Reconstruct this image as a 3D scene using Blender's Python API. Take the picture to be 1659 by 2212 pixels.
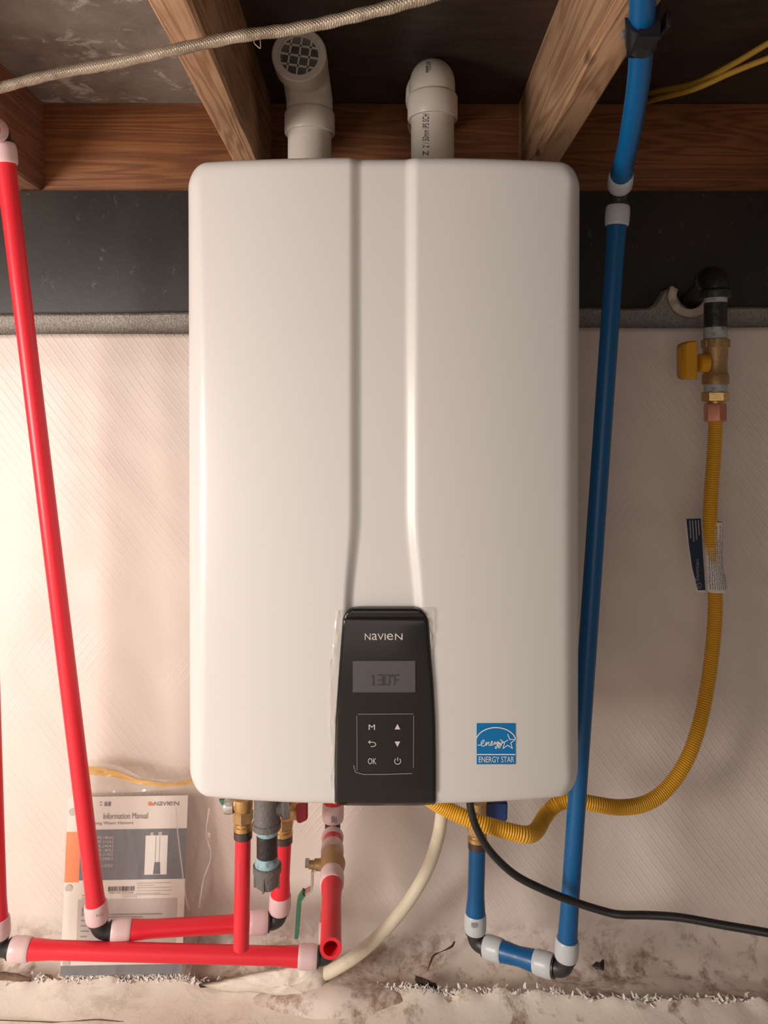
import bpy, bmesh, math, random
from mathutils import Vector, Matrix, noise
random.seed(7)
for o in list(bpy.data.objects): bpy.data.objects.remove(o)
S = bpy.context.scene
C = S.collection
# ------------------------------------------------------------------ camera
F = 1660.0; CX = 829.5; YH = 900.0; HC = 0.83      # focal length in pixels, horizon row, eye height (m)
cam = bpy.data.objects.new('camera', bpy.data.cameras.new('camera')); C.objects.link(cam)
cam.location = (0, 0, HC); cam.rotation_euler = (math.pi/2, 0, 0)
cam.data.sensor_fit = 'VERTICAL'; cam.data.sensor_height = 36; cam.data.lens = F/2212*36
cam.data.shift_y = (YH-1106)/2212; cam.data.clip_start = 0.02
S.camera = cam
# ------------------------------------------------------------------ light
w = bpy.data.worlds.new('world'); S.world = w; w.use_nodes = True
w.node_tree.nodes['Background'].inputs[0].default_value = (1.0, 0.87, 0.79, 1)
w.node_tree.nodes['Background'].inputs[1].default_value = 0.15
def area(name, loc, target, size, power, col):
    l = bpy.data.lights.new(name, 'AREA'); l.shape = 'DISK'; l.size = size; l.energy = power; l.color = col
    o = bpy.data.objects.new(name, l); C.objects.link(o); o.location = loc
    o.rotation_euler = (Vector(target)-Vector(loc)).to_track_quat('-Z', 'Y').to_euler(); return o
area('work_lamp', (-1.28, -0.08, HC-0.20), (-0.25, 1.0, HC-0.32), 0.6, 23.5, (1.0, 0.89, 0.80))
area('fill_light', (-0.35, -1.1, HC-0.35), (0.2, 1.0, HC-0.3), 1.3, 4.6, (1.0, 0.88, 0.79))  # unseen fill added to lift the shadowed right side
S.view_settings.view_transform = 'Standard'; S.view_settings.look = 'None'
S.view_settings.exposure = 0.0; S.view_settings.gamma = 1.0; S.view_settings.use_curve_mapping = False
# ------------------------------------------------------------------ helpers
def P(px, py, Z): return Vector(((px-CX)*Z/F, Z, HC-(py-YH)*Z/F))
W = {}
def link(name, data, parent, c):
    o = bpy.data.objects.new(name, data); C.objects.link(o)
    if parent is not None:
        o.parent = parent; o.location = c-W[parent.name]
    else: o.location = c
    W[o.name] = Vector(c); return o
def empty(name, loc, label=None, cat=None, group=None):
    o = link(name, None, None, Vector(loc)); o.empty_display_size = .02
    if label: tag(o, label, cat, group)
    return o
def tag(o, label, cat, group=None):
    o['label'] = label; o['category'] = cat
    if group: o['group'] = group
    return o
def struct(o): o['kind'] = 'structure'; return o
def obj(name, vs, fs, mat, parent=None, smooth=True, ang=35):
    vs = [Vector(v) for v in vs]
    lo = Vector([min(v[i] for v in vs) for i in range(3)]); hi = Vector([max(v[i] for v in vs) for i in range(3)])
    c = (lo+hi)/2
    me = bpy.data.meshes.new(name); me.from_pydata([v-c for v in vs], [], fs); me.update()
    bm = bmesh.new(); bm.from_mesh(me); bmesh.ops.recalc_face_normals(bm, faces=bm.faces); bm.to_mesh(me); bm.free()
    me.materials.append(mat)
    if smooth:
        me.polygons.foreach_set('use_smooth', [True]*len(me.polygons)); me.set_sharp_from_angle(angle=math.radians(ang))
    return link(name, me, parent, c)
def box(name, lo, hi, mat, parent=None, bev=.002, segs=2, rot=None):
    bm = bmesh.new(); bmesh.ops.create_cube(bm, size=1)
    lo, hi = Vector(lo), Vector(hi); c = (lo+hi)/2; d = hi-lo
    for v in bm.verts: v.co = Vector((v.co.x*d.x, v.co.y*d.y, v.co.z*d.z))
    if bev: bmesh.ops.bevel(bm, geom=bm.edges[:], offset=bev, segments=segs, affect='EDGES', profile=.6)
    if rot is not None: bm.transform(rot)
    vs = [v.co+c for v in bm.verts]; bm.verts.index_update(); fs = [[v.index for v in f.verts] for f in bm.faces]; bm.free()
    return obj(name, vs, fs, mat, parent)
def frame(d):
    d = Vector(d).normalized(); a = Vector((0, 0, 1)) if abs(d.z) < .9 else Vector((1, 0, 0))
    u = d.cross(a).normalized(); return d, u, d.cross(u).normalized()
def lathe_g(A, d, prof, segs=24, closed=False, phase=0):
    d, u, v = frame(d); vs = []; fs = []; n = len(prof)
    for s, r in prof:
        for k in range(segs):
            t = 2*math.pi*k/segs+phase; vs.append(Vector(A)+d*s+(u*math.cos(t)+v*math.sin(t))*r)
    for i in range(n if closed else n-1):
        j = (i+1) % n
        for k in range(segs):
            k2 = (k+1) % segs; fs.append((i*segs+k, i*segs+k2, j*segs+k2, j*segs+k))
    if not closed:
        fs.append(tuple(range(segs))); fs.append(tuple((n-1)*segs+k for k in range(segs)))
    return vs, fs
def lathe(name, A, d, prof, mat, parent=None, segs=24, closed=False, phase=0, ang=35):
    vs, fs = lathe_g(A, d, prof, segs, closed, phase); return obj(name, vs, fs, mat, parent, ang=ang)
def catmull(pts, n=12):
    pts = [Vector(p) for p in pts]; q = [2*pts[0]-pts[1]]+pts+[2*pts[-1]-pts[-2]]; out = []
    for i in range(1, len(q)-2):
        p0, p1, p2, p3 = q[i-1:i+3]
        for k in range(n):
            t = k/n; out.append(.5*((2*p1)+(p2-p0)*t+(2*p0-5*p1+4*p2-p3)*t*t+(3*p1-p0-3*p2+p3)*t**3))
    out.append(pts[-1]); return out
def tube_g(path, rad, segs=20, cap=True):
    path = [Vector(p) for p in path]; n = len(path); vs = []; fs = []
    R = rad if callable(rad) else (lambda i: rad)
    d, u, v = frame(path[1]-path[0])
    for i, p in enumerate(path):
        nd = (path[min(i+1, n-1)]-path[max(i-1, 0)]).normalized()
        u = (u-nd*u.dot(nd)).normalized(); v = nd.cross(u)
        for k in range(segs):
            t = 2*math.pi*k/segs; vs.append(p+(u*math.cos(t)+v*math.sin(t))*R(i))
    for i in range(n-1):
        for k in range(segs):
            k2 = (k+1) % segs; fs.append((i*segs+k, i*segs+k2, (i+1)*segs+k2, (i+1)*segs+k))
    if cap: fs.append(tuple(range(segs))); fs.append(tuple((n-1)*segs+k for k in range(segs)))
    return vs, fs
def tube(name, path, rad, mat, parent=None, segs=20, cap=True):
    vs, fs = tube_g(path, rad, segs, cap); return obj(name, vs, fs, mat, parent, ang=60)
def merge(parts):
    vs = []; fs = []
    for a, b in parts:
        k = len(vs); vs += list(a); fs += [tuple(i+k for i in f) for f in b]
    return vs, fs
def resample(path, step):
    out = [path[0].copy()]; acc = 0
    for a, b in zip(path, path[1:]):
        L = (b-a).length; s = step-acc
        while s <= L: out.append(a.lerp(b, s/L)); s += step
        acc = (acc+L) % step if L else acc
        acc = L-(s-step)
    return out
# ------------------------------------------------------------------ materials
def mat(name, col, rough=.5, metal=0, spec=.5, coat=0, bump=None, vary=None, alpha=1, trans=0, sss=0):
    m = bpy.data.materials.new(name); m.use_nodes = True; nt = m.node_tree; b = nt.nodes['Principled BSDF']
    b.inputs['Base Color'].default_value = (*col, 1); b.inputs['Roughness'].default_value = rough
    b.inputs['Metallic'].default_value = metal; b.inputs['Specular IOR Level'].default_value = spec
    b.inputs['Coat Weight'].default_value = coat; b.inputs['Coat Roughness'].default_value = .08
    b.inputs['Alpha'].default_value = alpha; b.inputs['Transmission Weight'].default_value = trans
    if sss:
        b.inputs['Subsurface Weight'].default_value = sss; b.inputs['Subsurface Radius'].default_value = (.01, .006, .005)
    tc = nt.nodes.new('ShaderNodeTexCoord')
    if vary:
        sc, c2, lo, hi = vary
        n = nt.nodes.new('ShaderNodeTexNoise'); n.inputs['Scale'].default_value = sc; n.inputs['Detail'].default_value = 6
        r = nt.nodes.new('ShaderNodeValToRGB'); r.color_ramp.elements[0].position = lo; r.color_ramp.elements[1].position = hi
        r.color_ramp.elements[0].color = (*col, 1); r.color_ramp.elements[1].color = (*c2, 1)
        nt.links.new(tc.outputs['Object'], n.inputs['Vector']); nt.links.new(n.outputs['Fac'], r.inputs[0]); nt.links.new(r.outputs[0], b.inputs['Base Color'])
    if bump:
        sc, st = bump
        n = nt.nodes.new('ShaderNodeTexNoise'); n.inputs['Scale'].default_value = sc; n.inputs['Detail'].default_value = 5
        bp = nt.nodes.new('ShaderNodeBump'); bp.inputs['Strength'].default_value = st; bp.inputs['Distance'].default_value = .004
        nt.links.new(tc.outputs['Object'], n.inputs['Vector']); nt.links.new(n.outputs['Fac'], bp.inputs['Height']); nt.links.new(bp.outputs[0], b.inputs['Normal'])
    return m
class NT:
    """tiny node-graph helper"""
    def __init__(s, m): s.m = m; s.t = m.node_tree; s.b = s.t.nodes['Principled BSDF']
    def n(s, typ, **kw):
        x = s.t.nodes.new(typ)
        for k, v in kw.items():
            if k in x.inputs.keys(): x.inputs[k].default_value = v
            else: setattr(x, k, v)
        return x
    def l(s, a, b): s.t.links.new(a, b)
    def ramp(s, fac, stops):
        r = s.n('ShaderNodeValToRGB'); e = r.color_ramp.elements
        while len(e) < len(stops): e.new(.5)
        for k, (p, c) in enumerate(stops): e[k].position = p; e[k].color = (*c, 1) if len(c) == 3 else c
        s.l(fac, r.inputs[0]); return r.outputs[0]
    def math(s, op, a, b=0, c=0):
        x = s.n('ShaderNodeMath', operation=op)
        for i, q in enumerate((a, b, c)):
            if isinstance(q, (int, float)): x.inputs[i].default_value = q
            else: s.l(q, x.inputs[i])
        return x.outputs[0]
    def mix(s, fac, a, b):
        x = s.n('ShaderNodeMix', data_type='RGBA')
        for i, q in ((0, fac), (6, a), (7, b)):
            if isinstance(q, (int, float)): x.inputs[i].default_value = q
            elif isinstance(q, tuple): x.inputs[i].default_value = (*q, 1)
            else: s.l(q, x.inputs[i])
        return x.outputs[2]
    def noise(s, vec, scale, detail=5, rough=.55, dist=0):
        x = s.n('ShaderNodeTexNoise', Scale=scale, Detail=detail, Roughness=rough, Distortion=dist); s.l(vec, x.inputs['Vector']); return x.outputs['Fac']
    def mapping(s, vec, scale=(1, 1, 1), rot=(0, 0, 0), loc=(0, 0, 0)):
        x = s.n('ShaderNodeMapping', Scale=scale, Rotation=rot, Location=loc); s.l(vec, x.inputs['Vector']); return x.outputs[0]
    def bump(s, h, st=.3, dist=.002):
        x = s.n('ShaderNodeBump', Strength=st, Distance=dist); s.l(h, x.inputs['Height']); s.l(x.outputs[0], s.b.inputs['Normal'])
def geo_pos(g): return g.n('ShaderNodeNewGeometry').outputs['Position']
def wood(name, dark, light, axis, rough=.7, seed=0, knots=True):
    m = mat(name, light, rough); g = NT(m); pos = geo_pos(g)
    st = {'x': (.9, 14, 14), 'y': (14, .9, 14)}[axis]
    v = g.mapping(pos, st, loc=(seed, seed*.7, seed*1.3))
    n1 = g.noise(v, 1.2, 3, .5, .8)
    w1 = g.math('SINE', g.math('MULTIPLY', n1, 70)); w1 = g.math('MULTIPLY_ADD', w1, .5, .5)
    v2 = g.mapping(pos, tuple(q*6 for q in st)); n2 = g.noise(v2, 3, 4, .6)
    f = g.math('ADD', g.math('MULTIPLY', w1, .45), g.math('MULTIPLY', n2, .6))
    col = g.ramp(f, [(.2, dark), (.75, light)])
    bl = g.noise(g.mapping(pos, (1, 1, 1), loc=(seed, 3, 1)), 5, 4); dim = tuple(q*.72 for q in dark)
    col = g.mix(g.math('MULTIPLY', g.ramp(bl, [(.45, (0, 0, 0)), (.75, (1, 1, 1))]), .5), col, dim)
    if knots:
        vo = g.n('ShaderNodeTexVoronoi', Scale=8.0); g.l(g.mapping(pos, {'x': (.7, 1.6, 1.6), 'y': (1.6, .7, 1.6)}[axis], loc=(seed*3, 0, seed)), vo.inputs['Vector'])
        col = g.mix(g.ramp(vo.outputs['Distance'], [(.05, (.9, .9, .9)), (.11, (0, 0, 0))]), col, tuple(q*.3 for q in dark))
    g.l(col, g.b.inputs['Base Color']); g.bump(f, .35, .002); return m
M = {}
M['joist'] = wood('joist_wood', (.31, .165, .085), (.56, .345, .205), 'y', .65, 0)
M['rim'] = wood('rim_wood', (.15, .05, .015), (.29, .108, .033), 'x', .6, 4)
M['joist_dark'] = wood('dark_joist_wood', (.22, .10, .055), (.36, .17, .10), 'y', .7, 9)  # darker wood for the outer joists
M['cover'] = mat('white_enamel', (.70, .692, .68), .36, spec=.4, coat=.08)
M['case'] = mat('case_steel', (.62, .61, .6), .4)
M['black_gloss'] = mat('black_gloss_plastic', (.013, .012, .0125), .13)
M['dark_edge'] = mat('dark_key_plastic', (.05, .048, .05), .3)
M['lcd'] = mat('lcd_glass', (.088, .08, .083), .3)
M['lcd_dig'] = mat('lcd_digits', (.05, .046, .048), .4)
M['print_grey'] = mat('silver_print', (.62, .58, .56), .45)
M['print_dim'] = mat('dim_print', (.36, .34, .33), .5)
M['key_line'] = mat('key_outline', (.20, .19, .19), .4)
M['sticker'] = mat('sticker_blue', (.0, .19, .50), .35)
M['white_print'] = mat('white_print', (.85, .85, .84), .45)
M['pvc'] = mat('pvc', (.66, .61, .545), .38, vary=(14, (.58, .53, .47), .45, .75))
M['sleeve'] = mat('sleeve_plastic', (.78, .65, .53), .45, vary=(30, (.36, .28, .22), .45, .7))
M['pvc_in'] = mat('pvc_inside', (.30, .28, .26), .6)
M['ink'] = mat('black_ink', (.035, .03, .03), .6)
M['red'] = mat('red_pex', (.80, .025, .045), .36)
M['blue'] = mat('blue_pex', (.0, .105, .30), .36)
M['ring_r'] = mat('pex_ring_pink', (.75, .55, .56), .35)
M['ring_b'] = mat('pex_ring_clear', (.56, .60, .63), .35)
M['poly'] = mat('black_poly', (.026, .027, .027), .42)
M['crimp'] = mat('crimp_ring', (.11, .09, .085), .35, metal=.7)
M['brass'] = mat('brass', (.62, .40, .17), .32, metal=.85, bump=(220, .1))
M['brass_dull'] = mat('dull_brass', (.44, .28, .13), .45, metal=.55, bump=(180, .15))
M['copper'] = mat('copper_nut', (.62, .25, .16), .28, metal=.8)
M['iron'] = mat('grey_iron', (.16, .155, .15), .55, metal=.25, bump=(260, .3))
M['iron_blk'] = mat('black_iron', (.03, .029, .028), .4, metal=.2, bump=(160, .4))
M['dope'] = mat('pipe_dope', (.30, .47, .53), .5, bump=(150, .5), vary=(70, (.12, .17, .19), .5, .68))
M['dope_grey'] = mat('pipe_dope_grey', (.44, .47, .48), .5, bump=(150, .5), vary=(80, (.14, .14, .14), .52, .66))
M['yellow'] = mat('yellow_coating', (.78, .43, .03), .38)
M['yellow_h'] = mat('yellow_handle', (.72, .34, .01), .4)
M['red_h'] = mat('red_handle', (.33, .015, .03), .4)
M['blue_h'] = mat('blue_handle', (.015, .045, .17), .4)
M['green_h'] = mat('green_grip', (.03, .16, .085), .5)
M['steel'] = mat('steel_lever', (.62, .6, .57), .3, metal=.8)
M['hose'] = mat('condensate_hose', (.72, .66, .52), .42, vary=(40, (.6, .53, .4), .55, .8))
M['cord'] = mat('black_cord', (.018, .018, .019), .3)
M['nmwire'] = mat('yellow_cable', (.62, .38, .05), .5)
M['strap'] = mat('strap_plastic', (.014, .015, .02), .35)
M['nail'] = mat('nail_steel', (.5, .46, .42), .4, metal=.8)
M['thread'] = mat('pale_thread', (.6, .52, .42), .8)
M['paper'] = mat('paper', (.80, .77, .74), .55)
M['p_orange'] = mat('print_orange', (.87, .24, .07), .5)
M['p_slate'] = mat('print_slate', (.13, .145, .18), .45)
M['p_grey'] = mat('print_greybox', (.52, .49, .48), .5)
M['p_text'] = mat('print_text', (.22, .2, .21), .6)
M['p_navy'] = mat('print_navy', (.01, .022, .055), .4)
M['pinwhite'] = mat('pin_plastic', (.78, .7, .64), .35)
M['leaf'] = mat('dry_leaf', (.23, .14, .09), .7, bump=(60, .4))
M['scrap'] = mat('black_scrap', (.03, .02, .02), .5)
M['bark'] = mat('bark_twig', (.09, .05, .03), .8)
M['leaf2'] = mat('brown_leaf', (.32, .14, .055), .7, bump=(60, .4))
M['pale'] = mat('pale_fibre', (.80, .76, .72), .7, vary=(25, (.42, .44, .50), .58, .72))
# --- black board
m = M['black'] = mat('black_board', (.03, .028, .027), .5); g = NT(m); p = geo_pos(g)
n = g.noise(p, 26, 8, .7); n2 = g.noise(p, 4, 3)
c = g.mix(g.ramp(n2, [(.5, (0, 0, 0)), (.75, (.7, .7, .7))]), (.024, .0225, .022), (.045, .042, .032))
sc = g.noise(g.mapping(p, (60, 1, 34), rot=(0, .6, 0)), 1.3, 6, .8)
c = g.mix(g.ramp(sc, [(.61, (0, 0, 0)), (.67, (.8, .8, .8))]), c, (.13, .11, .085))
g.l(c, g.b.inputs['Base Color']); g.bump(n, .3, .002)
# --- concrete
m = M['concrete'] = mat('concrete', (.36, .33, .3), .9); g = NT(m); p = geo_pos(g)
vo = g.n('ShaderNodeTexVoronoi', Scale=330.0); g.l(p, vo.inputs['Vector']); n = g.noise(p, 160, 6, .7)
f = g.math('ADD', g.math('MULTIPLY', vo.outputs['Distance'], .6), g.math('MULTIPLY', n, .7))
g.l(g.ramp(f, [(.30, (.27, .25, .225)), (.75, (.52, .485, .44))]), g.b.inputs['Base Color']); g.bump(f, .9, .003)
# --- subfloor
m = M['subfloor'] = mat('subfloor', (.06, .045, .04), .4); g = NT(m); p = geo_pos(g)
gr = g.noise(g.mapping(p, (3, 18, 3)), 4, 6, .6); c = g.ramp(gr, [(.3, (.040, .026, .021)), (.7, (.078, .053, .043))])
sx = g.n('ShaderNodeSeparateXYZ'); g.l(p, sx.inputs[0])
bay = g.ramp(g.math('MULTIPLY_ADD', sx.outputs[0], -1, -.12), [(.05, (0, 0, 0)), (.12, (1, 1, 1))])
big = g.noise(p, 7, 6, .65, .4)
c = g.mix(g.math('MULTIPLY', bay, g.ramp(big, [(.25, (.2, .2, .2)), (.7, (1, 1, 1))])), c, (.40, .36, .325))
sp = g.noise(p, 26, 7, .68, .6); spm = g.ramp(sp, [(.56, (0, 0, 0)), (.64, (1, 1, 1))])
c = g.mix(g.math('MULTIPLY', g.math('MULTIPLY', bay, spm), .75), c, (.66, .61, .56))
g.l(c, g.b.inputs['Base Color']); g.l(g.math('MULTIPLY_ADD', bay, -.16, .46), g.b.inputs['Roughness']); g.bump(g.math('ADD', sp, g.math('MULTIPLY', gr, .4)), .45, .004)
# --- vinyl blanket
m = M['vinyl'] = mat('white_vinyl', (.80, .70, .64), .48); g = NT(m); p = geo_pos(g)
sx = g.n('ShaderNodeSeparateXYZ'); g.l(p, sx.inputs[0]); X, Yy, Zz = sx.outputs
wob = g.math('MULTIPLY', g.noise(p, 3, 2), .012)
def lines(a, b, pitch, sharp):
    t = g.math('ADD', g.math('ADD', g.math('MULTIPLY', X, a), g.math('MULTIPLY', Zz, b)), wob)
    s = g.math('MULTIPLY_ADD', g.math('SINE', g.math('MULTIPLY', t, 2*math.pi/pitch)), .5, .5); return g.math('POWER', s, sharp)
l1 = lines(.79, .61, .0105, 22); l2 = lines(-.79, .61, .0105, 22)
msk = g.ramp(g.noise(p, 2.6, 3), [(.42, (.25, .25, .25)), (.6, (1, 1, 1))]); msk2 = g.ramp(g.noise(g.mapping(p, loc=(5, 2, 1)), 3.2, 3), [(.5, (0, 0, 0)), (.62, (1, 1, 1))])
scrim = g.math('ADD', g.math('MULTIPLY', l1, msk), g.math('MULTIPLY', l2, msk2))
wr = g.noise(g.mapping(p, (1, 1, .6), rot=(0, .5, 0)), 7, 2, .45, .5)
scrim = g.math('MULTIPLY', scrim, g.ramp(Zz, [(.065, (0, 0, 0)), (.11, (1, 1, 1))]))
h = g.math('ADD', g.math('MULTIPLY', scrim, .25), g.math('MULTIPLY', wr, .75)); g.bump(h, .5, .004)
low = g.ramp(Zz, [(.0, (1, 1, 1)), (.05, (.7, .7, .7)), (.09, (0, 0, 0))])
st = g.noise(p, 16, 9, .72, .5); st2 = g.noise(g.mapping(p, loc=(2, 8, 3)), 60, 8, .75)
stf = g.math('MULTIPLY', low, g.ramp(g.math('ADD', g.math('MULTIPLY', st, .65), g.math('MULTIPLY', st2, .35)), [(.49, (0, 0, 0)), (.58, (1, 1, 1))]))
c = g.mix(g.math('MULTIPLY', scrim, .45), (.78, .70, .65), (.88, .83, .79)); film_ = g.math('MULTIPLY', g.ramp(Zz, [(.0, (1, 1, 1)), (.03, (.8, .8, .8)), (.075, (0, 0, 0))]), g.ramp(g.noise(g.mapping(p, loc=(9, 1, 4)), 6, 6, .6), [(.35, (.2, .2, .2)), (.62, (1, 1, 1))]))
c = g.mix(g.math('MULTIPLY', film_, .6), c, (.46, .34, .235)); c = g.mix(g.math('MULTIPLY', stf, .9), c, (.20, .10, .05))
g.l(c, g.b.inputs['Base Color'])
# --- ground sheet, dirt
m = M['sheet'] = mat('ground_sheet', (.8, .73, .64), .5); g = NT(m); p = geo_pos(g)
st = g.noise(p, 22, 9, .72, .4); sx = g.n('ShaderNodeSeparateXYZ'); g.l(p, sx.inputs[0])
side = g.ramp(g.math('MULTIPLY_ADD', sx.outputs[0], 1, .35), [(.1, (.3, .3, .3)), (.45, (1, 1, 1))])
f = g.math('MULTIPLY', side, g.ramp(st, [(.52, (0, 0, 0)), (.66, (1, 1, 1))]))
c = g.mix(f, (.86, .79, .70), (.28, .17, .10)); g.l(c, g.b.inputs['Base Color']); g.bump(st, .5, .004)
M['dirt_hole'] = mat('soil_hole_shade', (.045, .028, .02), .95, bump=(40, .8), vary=(50, (.13, .085, .055), .45, .7))  # dark soil, also colours the shaded hole in the torn sheet
M['dirt'] = mat('dirt', (.13, .08, .05), .95, bump=(40, .8), vary=(30, (.30, .2, .13), .4, .7))
# --- silver braid
m = M['braid'] = mat('silver_braid', (.60, .53, .44), .34, metal=.55); g = NT(m); p = geo_pos(g)
a = g.n('ShaderNodeTexWave', Scale=170.0, Distortion=1.0); g.l(g.mapping(p, rot=(0, .9, 0)), a.inputs['Vector'])
b2 = g.n('ShaderNodeTexWave', Scale=170.0, Distortion=1.0); g.l(g.mapping(p, rot=(0, -.5, 0)), b2.inputs['Vector'])
f = g.math('MULTIPLY', a.outputs['Fac'], b2.outputs['Fac'])
dn = g.noise(g.mapping(p, (2, 2, 2)), 12, 5, .7)
c = g.mix(f, (.34, .27, .20), (.76, .70, .60)); c = g.mix(g.ramp(dn, [(.48, (0, 0, 0)), (.62, (.8, .8, .8))]), c, (.20, .155, .11))
g.l(c, g.b.inputs['Base Color']); g.bump(f, .6, .001)
# --- clear films
def film(name, tint, op, rough=.12, base=(.82, .77, .72)):
    m = bpy.data.materials.new(name); m.use_nodes = True; t = m.node_tree; t.nodes.remove(t.nodes['Principled BSDF'])
    tr = t.nodes.new('ShaderNodeBsdfTransparent'); tr.inputs[0].default_value = (*tint, 1)
    gl = t.nodes.new('ShaderNodeBsdfPrincipled'); gl.inputs['Base Color'].default_value = (*base, 1); gl.inputs['Roughness'].default_value = rough; gl.inputs['Specular IOR Level'].default_value = .9
    mx = t.nodes.new('ShaderNodeMixShader'); mx.inputs[0].default_value = op
    t.links.new(tr.outputs[0], mx.inputs[1]); t.links.new(gl.outputs[0], mx.inputs[2]); t.links.new(mx.outputs[0], t.nodes['Material Output'].inputs[0]); return m
M['bag'] = film('clear_bag', (.97, .95, .93), .11)
M['bag_fold'] = film('bag_fold', (.97, .95, .92), .35)
M['film'] = film('protective_film', (.97, .97, .96), .34)
M['film_yel'] = film('amber_plastic', (1.0, .84, .5), .7, .3, (.86, .55, .17))
# ================================================================== structure
RIM = 1.226; SUB = HC+.5; JB = HC+.361
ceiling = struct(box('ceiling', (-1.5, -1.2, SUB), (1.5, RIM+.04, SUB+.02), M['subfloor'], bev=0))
def joist(x, half, mt, skew=0):
    bm = bmesh.new(); L0, L1 = -1.2, RIM; vs = []; fs = []; n = 60
    for i in range(n+1):
        y = L0+(L1-L0)*i/n; q = noise.noise(Vector((x*9, y*6, .3)))*.0016; q2 = noise.noise(Vector((x*9, y*9, 7.3)))*.0014
        xo = x+skew*(y-.9)
        for (a, b) in ((-half+q, .003), (-half+.003+q, q2), (half-.003+q2, -q), (half+q2, .003), (half+q2, SUB-JB-.0005), (-half+q, SUB-JB-.0005)):
            vs.append((xo+a, y, JB+b))
    for i in range(n):
        for k in range(6):
            k2 = (k+1) % 6; fs.append((i*6+k, i*6+k2, i*6+6+k2, i*6+6+k))
    fs += [tuple(range(6)), tuple(n*6+k for k in range(6))]
    bm.free(); return obj('joist', vs, fs, mt, ceiling, ang=30)
joist(-.192, .019, M['joist'], -.02); joist(.228, .019, M['joist'], .02); joist(-.562, .019, M['joist_dark']); joist(.648, .019, M['joist_dark']); joist(-.97, .019, M['joist_dark']); joist(1.06, .019, M['joist_dark'])
box('rim_joist', (-1.5, RIM, JB-.004), (1.5, RIM+.038, SUB-.0005), M['rim'], ceiling, bev=.002)
# concrete wall with rough top edge, black sill board set back above it
zt = lambda x: HC+.1655+.006*x/.6+.0025*noise.noise(Vector((x*14, 2, 5)))
def wall_mesh():
    vs = []; fs = []; n = 240
    for i in range(n+1):
        x = -1.5+3*i/n; t = zt(x)
        b = math.exp(-((x-.444)/.015)**2)*.038*(1+.9*noise.noise(Vector((x*60, 1, 1))))   # mortar lump around the sleeve
        vs += [(x, 1.195, -.1), (x, 1.195, t+b-.004), (x, 1.200, t+b), (x, 1.30, t+b), (x, 1.30, -.1)]
    for i in range(n):
        for k in range(4): fs.append((i*5+k, i*5+k+1, i*5+6+k, i*5+5+k))
    return vs, fs
vs, fs = wall_mesh(); wall = struct(obj('wall_back', vs, fs, M['concrete'], ang=50))
sb = box('sill_board', (-1.5, 1.214, HC+.12), (1.5, RIM+.03, JB-.0045), M['black'], wall, bev=.001)
floor = struct(box('floor', (-1.5, -1.2, -.06), (1.5, 1.2, -.02), M['dirt'], bev=0))
# white vinyl faced insulation hung over the concrete, its foot curling out on the ground
def blanket():
    vs = []; fs = []; nx, nz = 200, 150; wall_n = 118
    for i in range(nx+1):
        x = -1.45+2.9*i/nx; top = HC+.1275+.008*x/.6+.002*math.sin(x*9)
        for j in range(nz+1):
            if j <= wall_n:
                z = top+(.055-top)*j/wall_n; y = 1.155
            else:
                a = (j-wall_n)/(nz-wall_n); th = min(a/.55, 1)*math.pi/2
                y = 1.155-.055*(1-math.cos(th)); z = .055-.045*math.sin(th)
                if a > .55: y -= (a-.55)/.45*.05; z -= max(0, (a-.72)/.28)**2*.03
            v = Vector((x, y, z))
            d = .010*noise.noise(Vector((x*3.2, 0, z*2.6)))+.004*noise.noise(Vector((x*9+z*5, 3, z*7-x*3)))
            d += .0022*noise.noise(Vector((x*22+z*14, 7, z*14-x*9)))
            edge = min(1, (top-z)/.05); d *= .25+.75*edge
            if j > wall_n-12:
                q = min(1, (j-wall_n+12)/20)
                rr = .010*noise.fractal(Vector((x*8+3, y*16, 1.7)), .8, 2.1, 4)*q
                mound = .030*math.exp(-((x+.085)/.10)**2)*q+.018*math.exp(-((x-.18)/.2)**2)*q
                z += rr*.8+mound*.8; d += rr*.4+mound*.5
            vs.append((x, y-.004-d, z))
    for i in range(nx):
        for j in range(nz):
            a = i*(nz+1)+j; fs.append((a, a+1, a+nz+2, a+nz+1))
    return vs, fs
vs, fs = blanket(); bl = obj('insulation_blanket', vs, fs, M['vinyl'], ang=80)
tag(bl, 'white vinyl-faced insulation blanket with quilted lines hung on the wall behind the heater', 'insulation')
so = bl.modifiers.new('thick', 'SOLIDIFY'); so.thickness = .004; so.offset = -1
# ground sheet with its torn, frayed far edge
def sig(t): return 1/(1+math.exp(-t))
def edge_y(x): return 1.089+.008*noise.noise(Vector((x*7, 4, 1)))+.004*noise.noise(Vector((x*31, 2, 1)))-.020*sig((x+.12)*22)-.020*sig((x-.2)*20)
def gz(x, y): return .011+.010*noise.noise(Vector((x*4, y*6, 3)))+.004*noise.noise(Vector((x*15, y*18, 5)))
vs = []; fs = []; nx, ny = 260, 60
for i in range(nx+1):
    x = -1.45+2.9*i/nx; ye = edge_y(x)
    for j in range(ny+1):
        t = (j/ny)**2; y = ye-t*(ye+1.1); up = .007*math.exp(-((ye-y)/.010)**2)*(.6+1.6*noise.noise(Vector((x*40, 1, 2))))
        vs.append((x, y, gz(x, y)+up+.004+.010*math.exp(-((ye-y)/.03)**2)))
for i in range(nx):
    for j in range(ny):
        a = i*(ny+1)+j; fs.append((a, a+1, a+ny+2, a+ny+1))
gs = empty('ground_sheet', (0, 1.0, .01), 'dirty white plastic ground sheet with a torn frayed edge at the foot of the wall', 'plastic sheet')
so = obj('sheet', vs, fs, M['sheet'], gs, ang=80); so2 = so.modifiers.new('thick', 'SOLIDIFY'); so2.thickness = .002
parts = []
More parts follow.
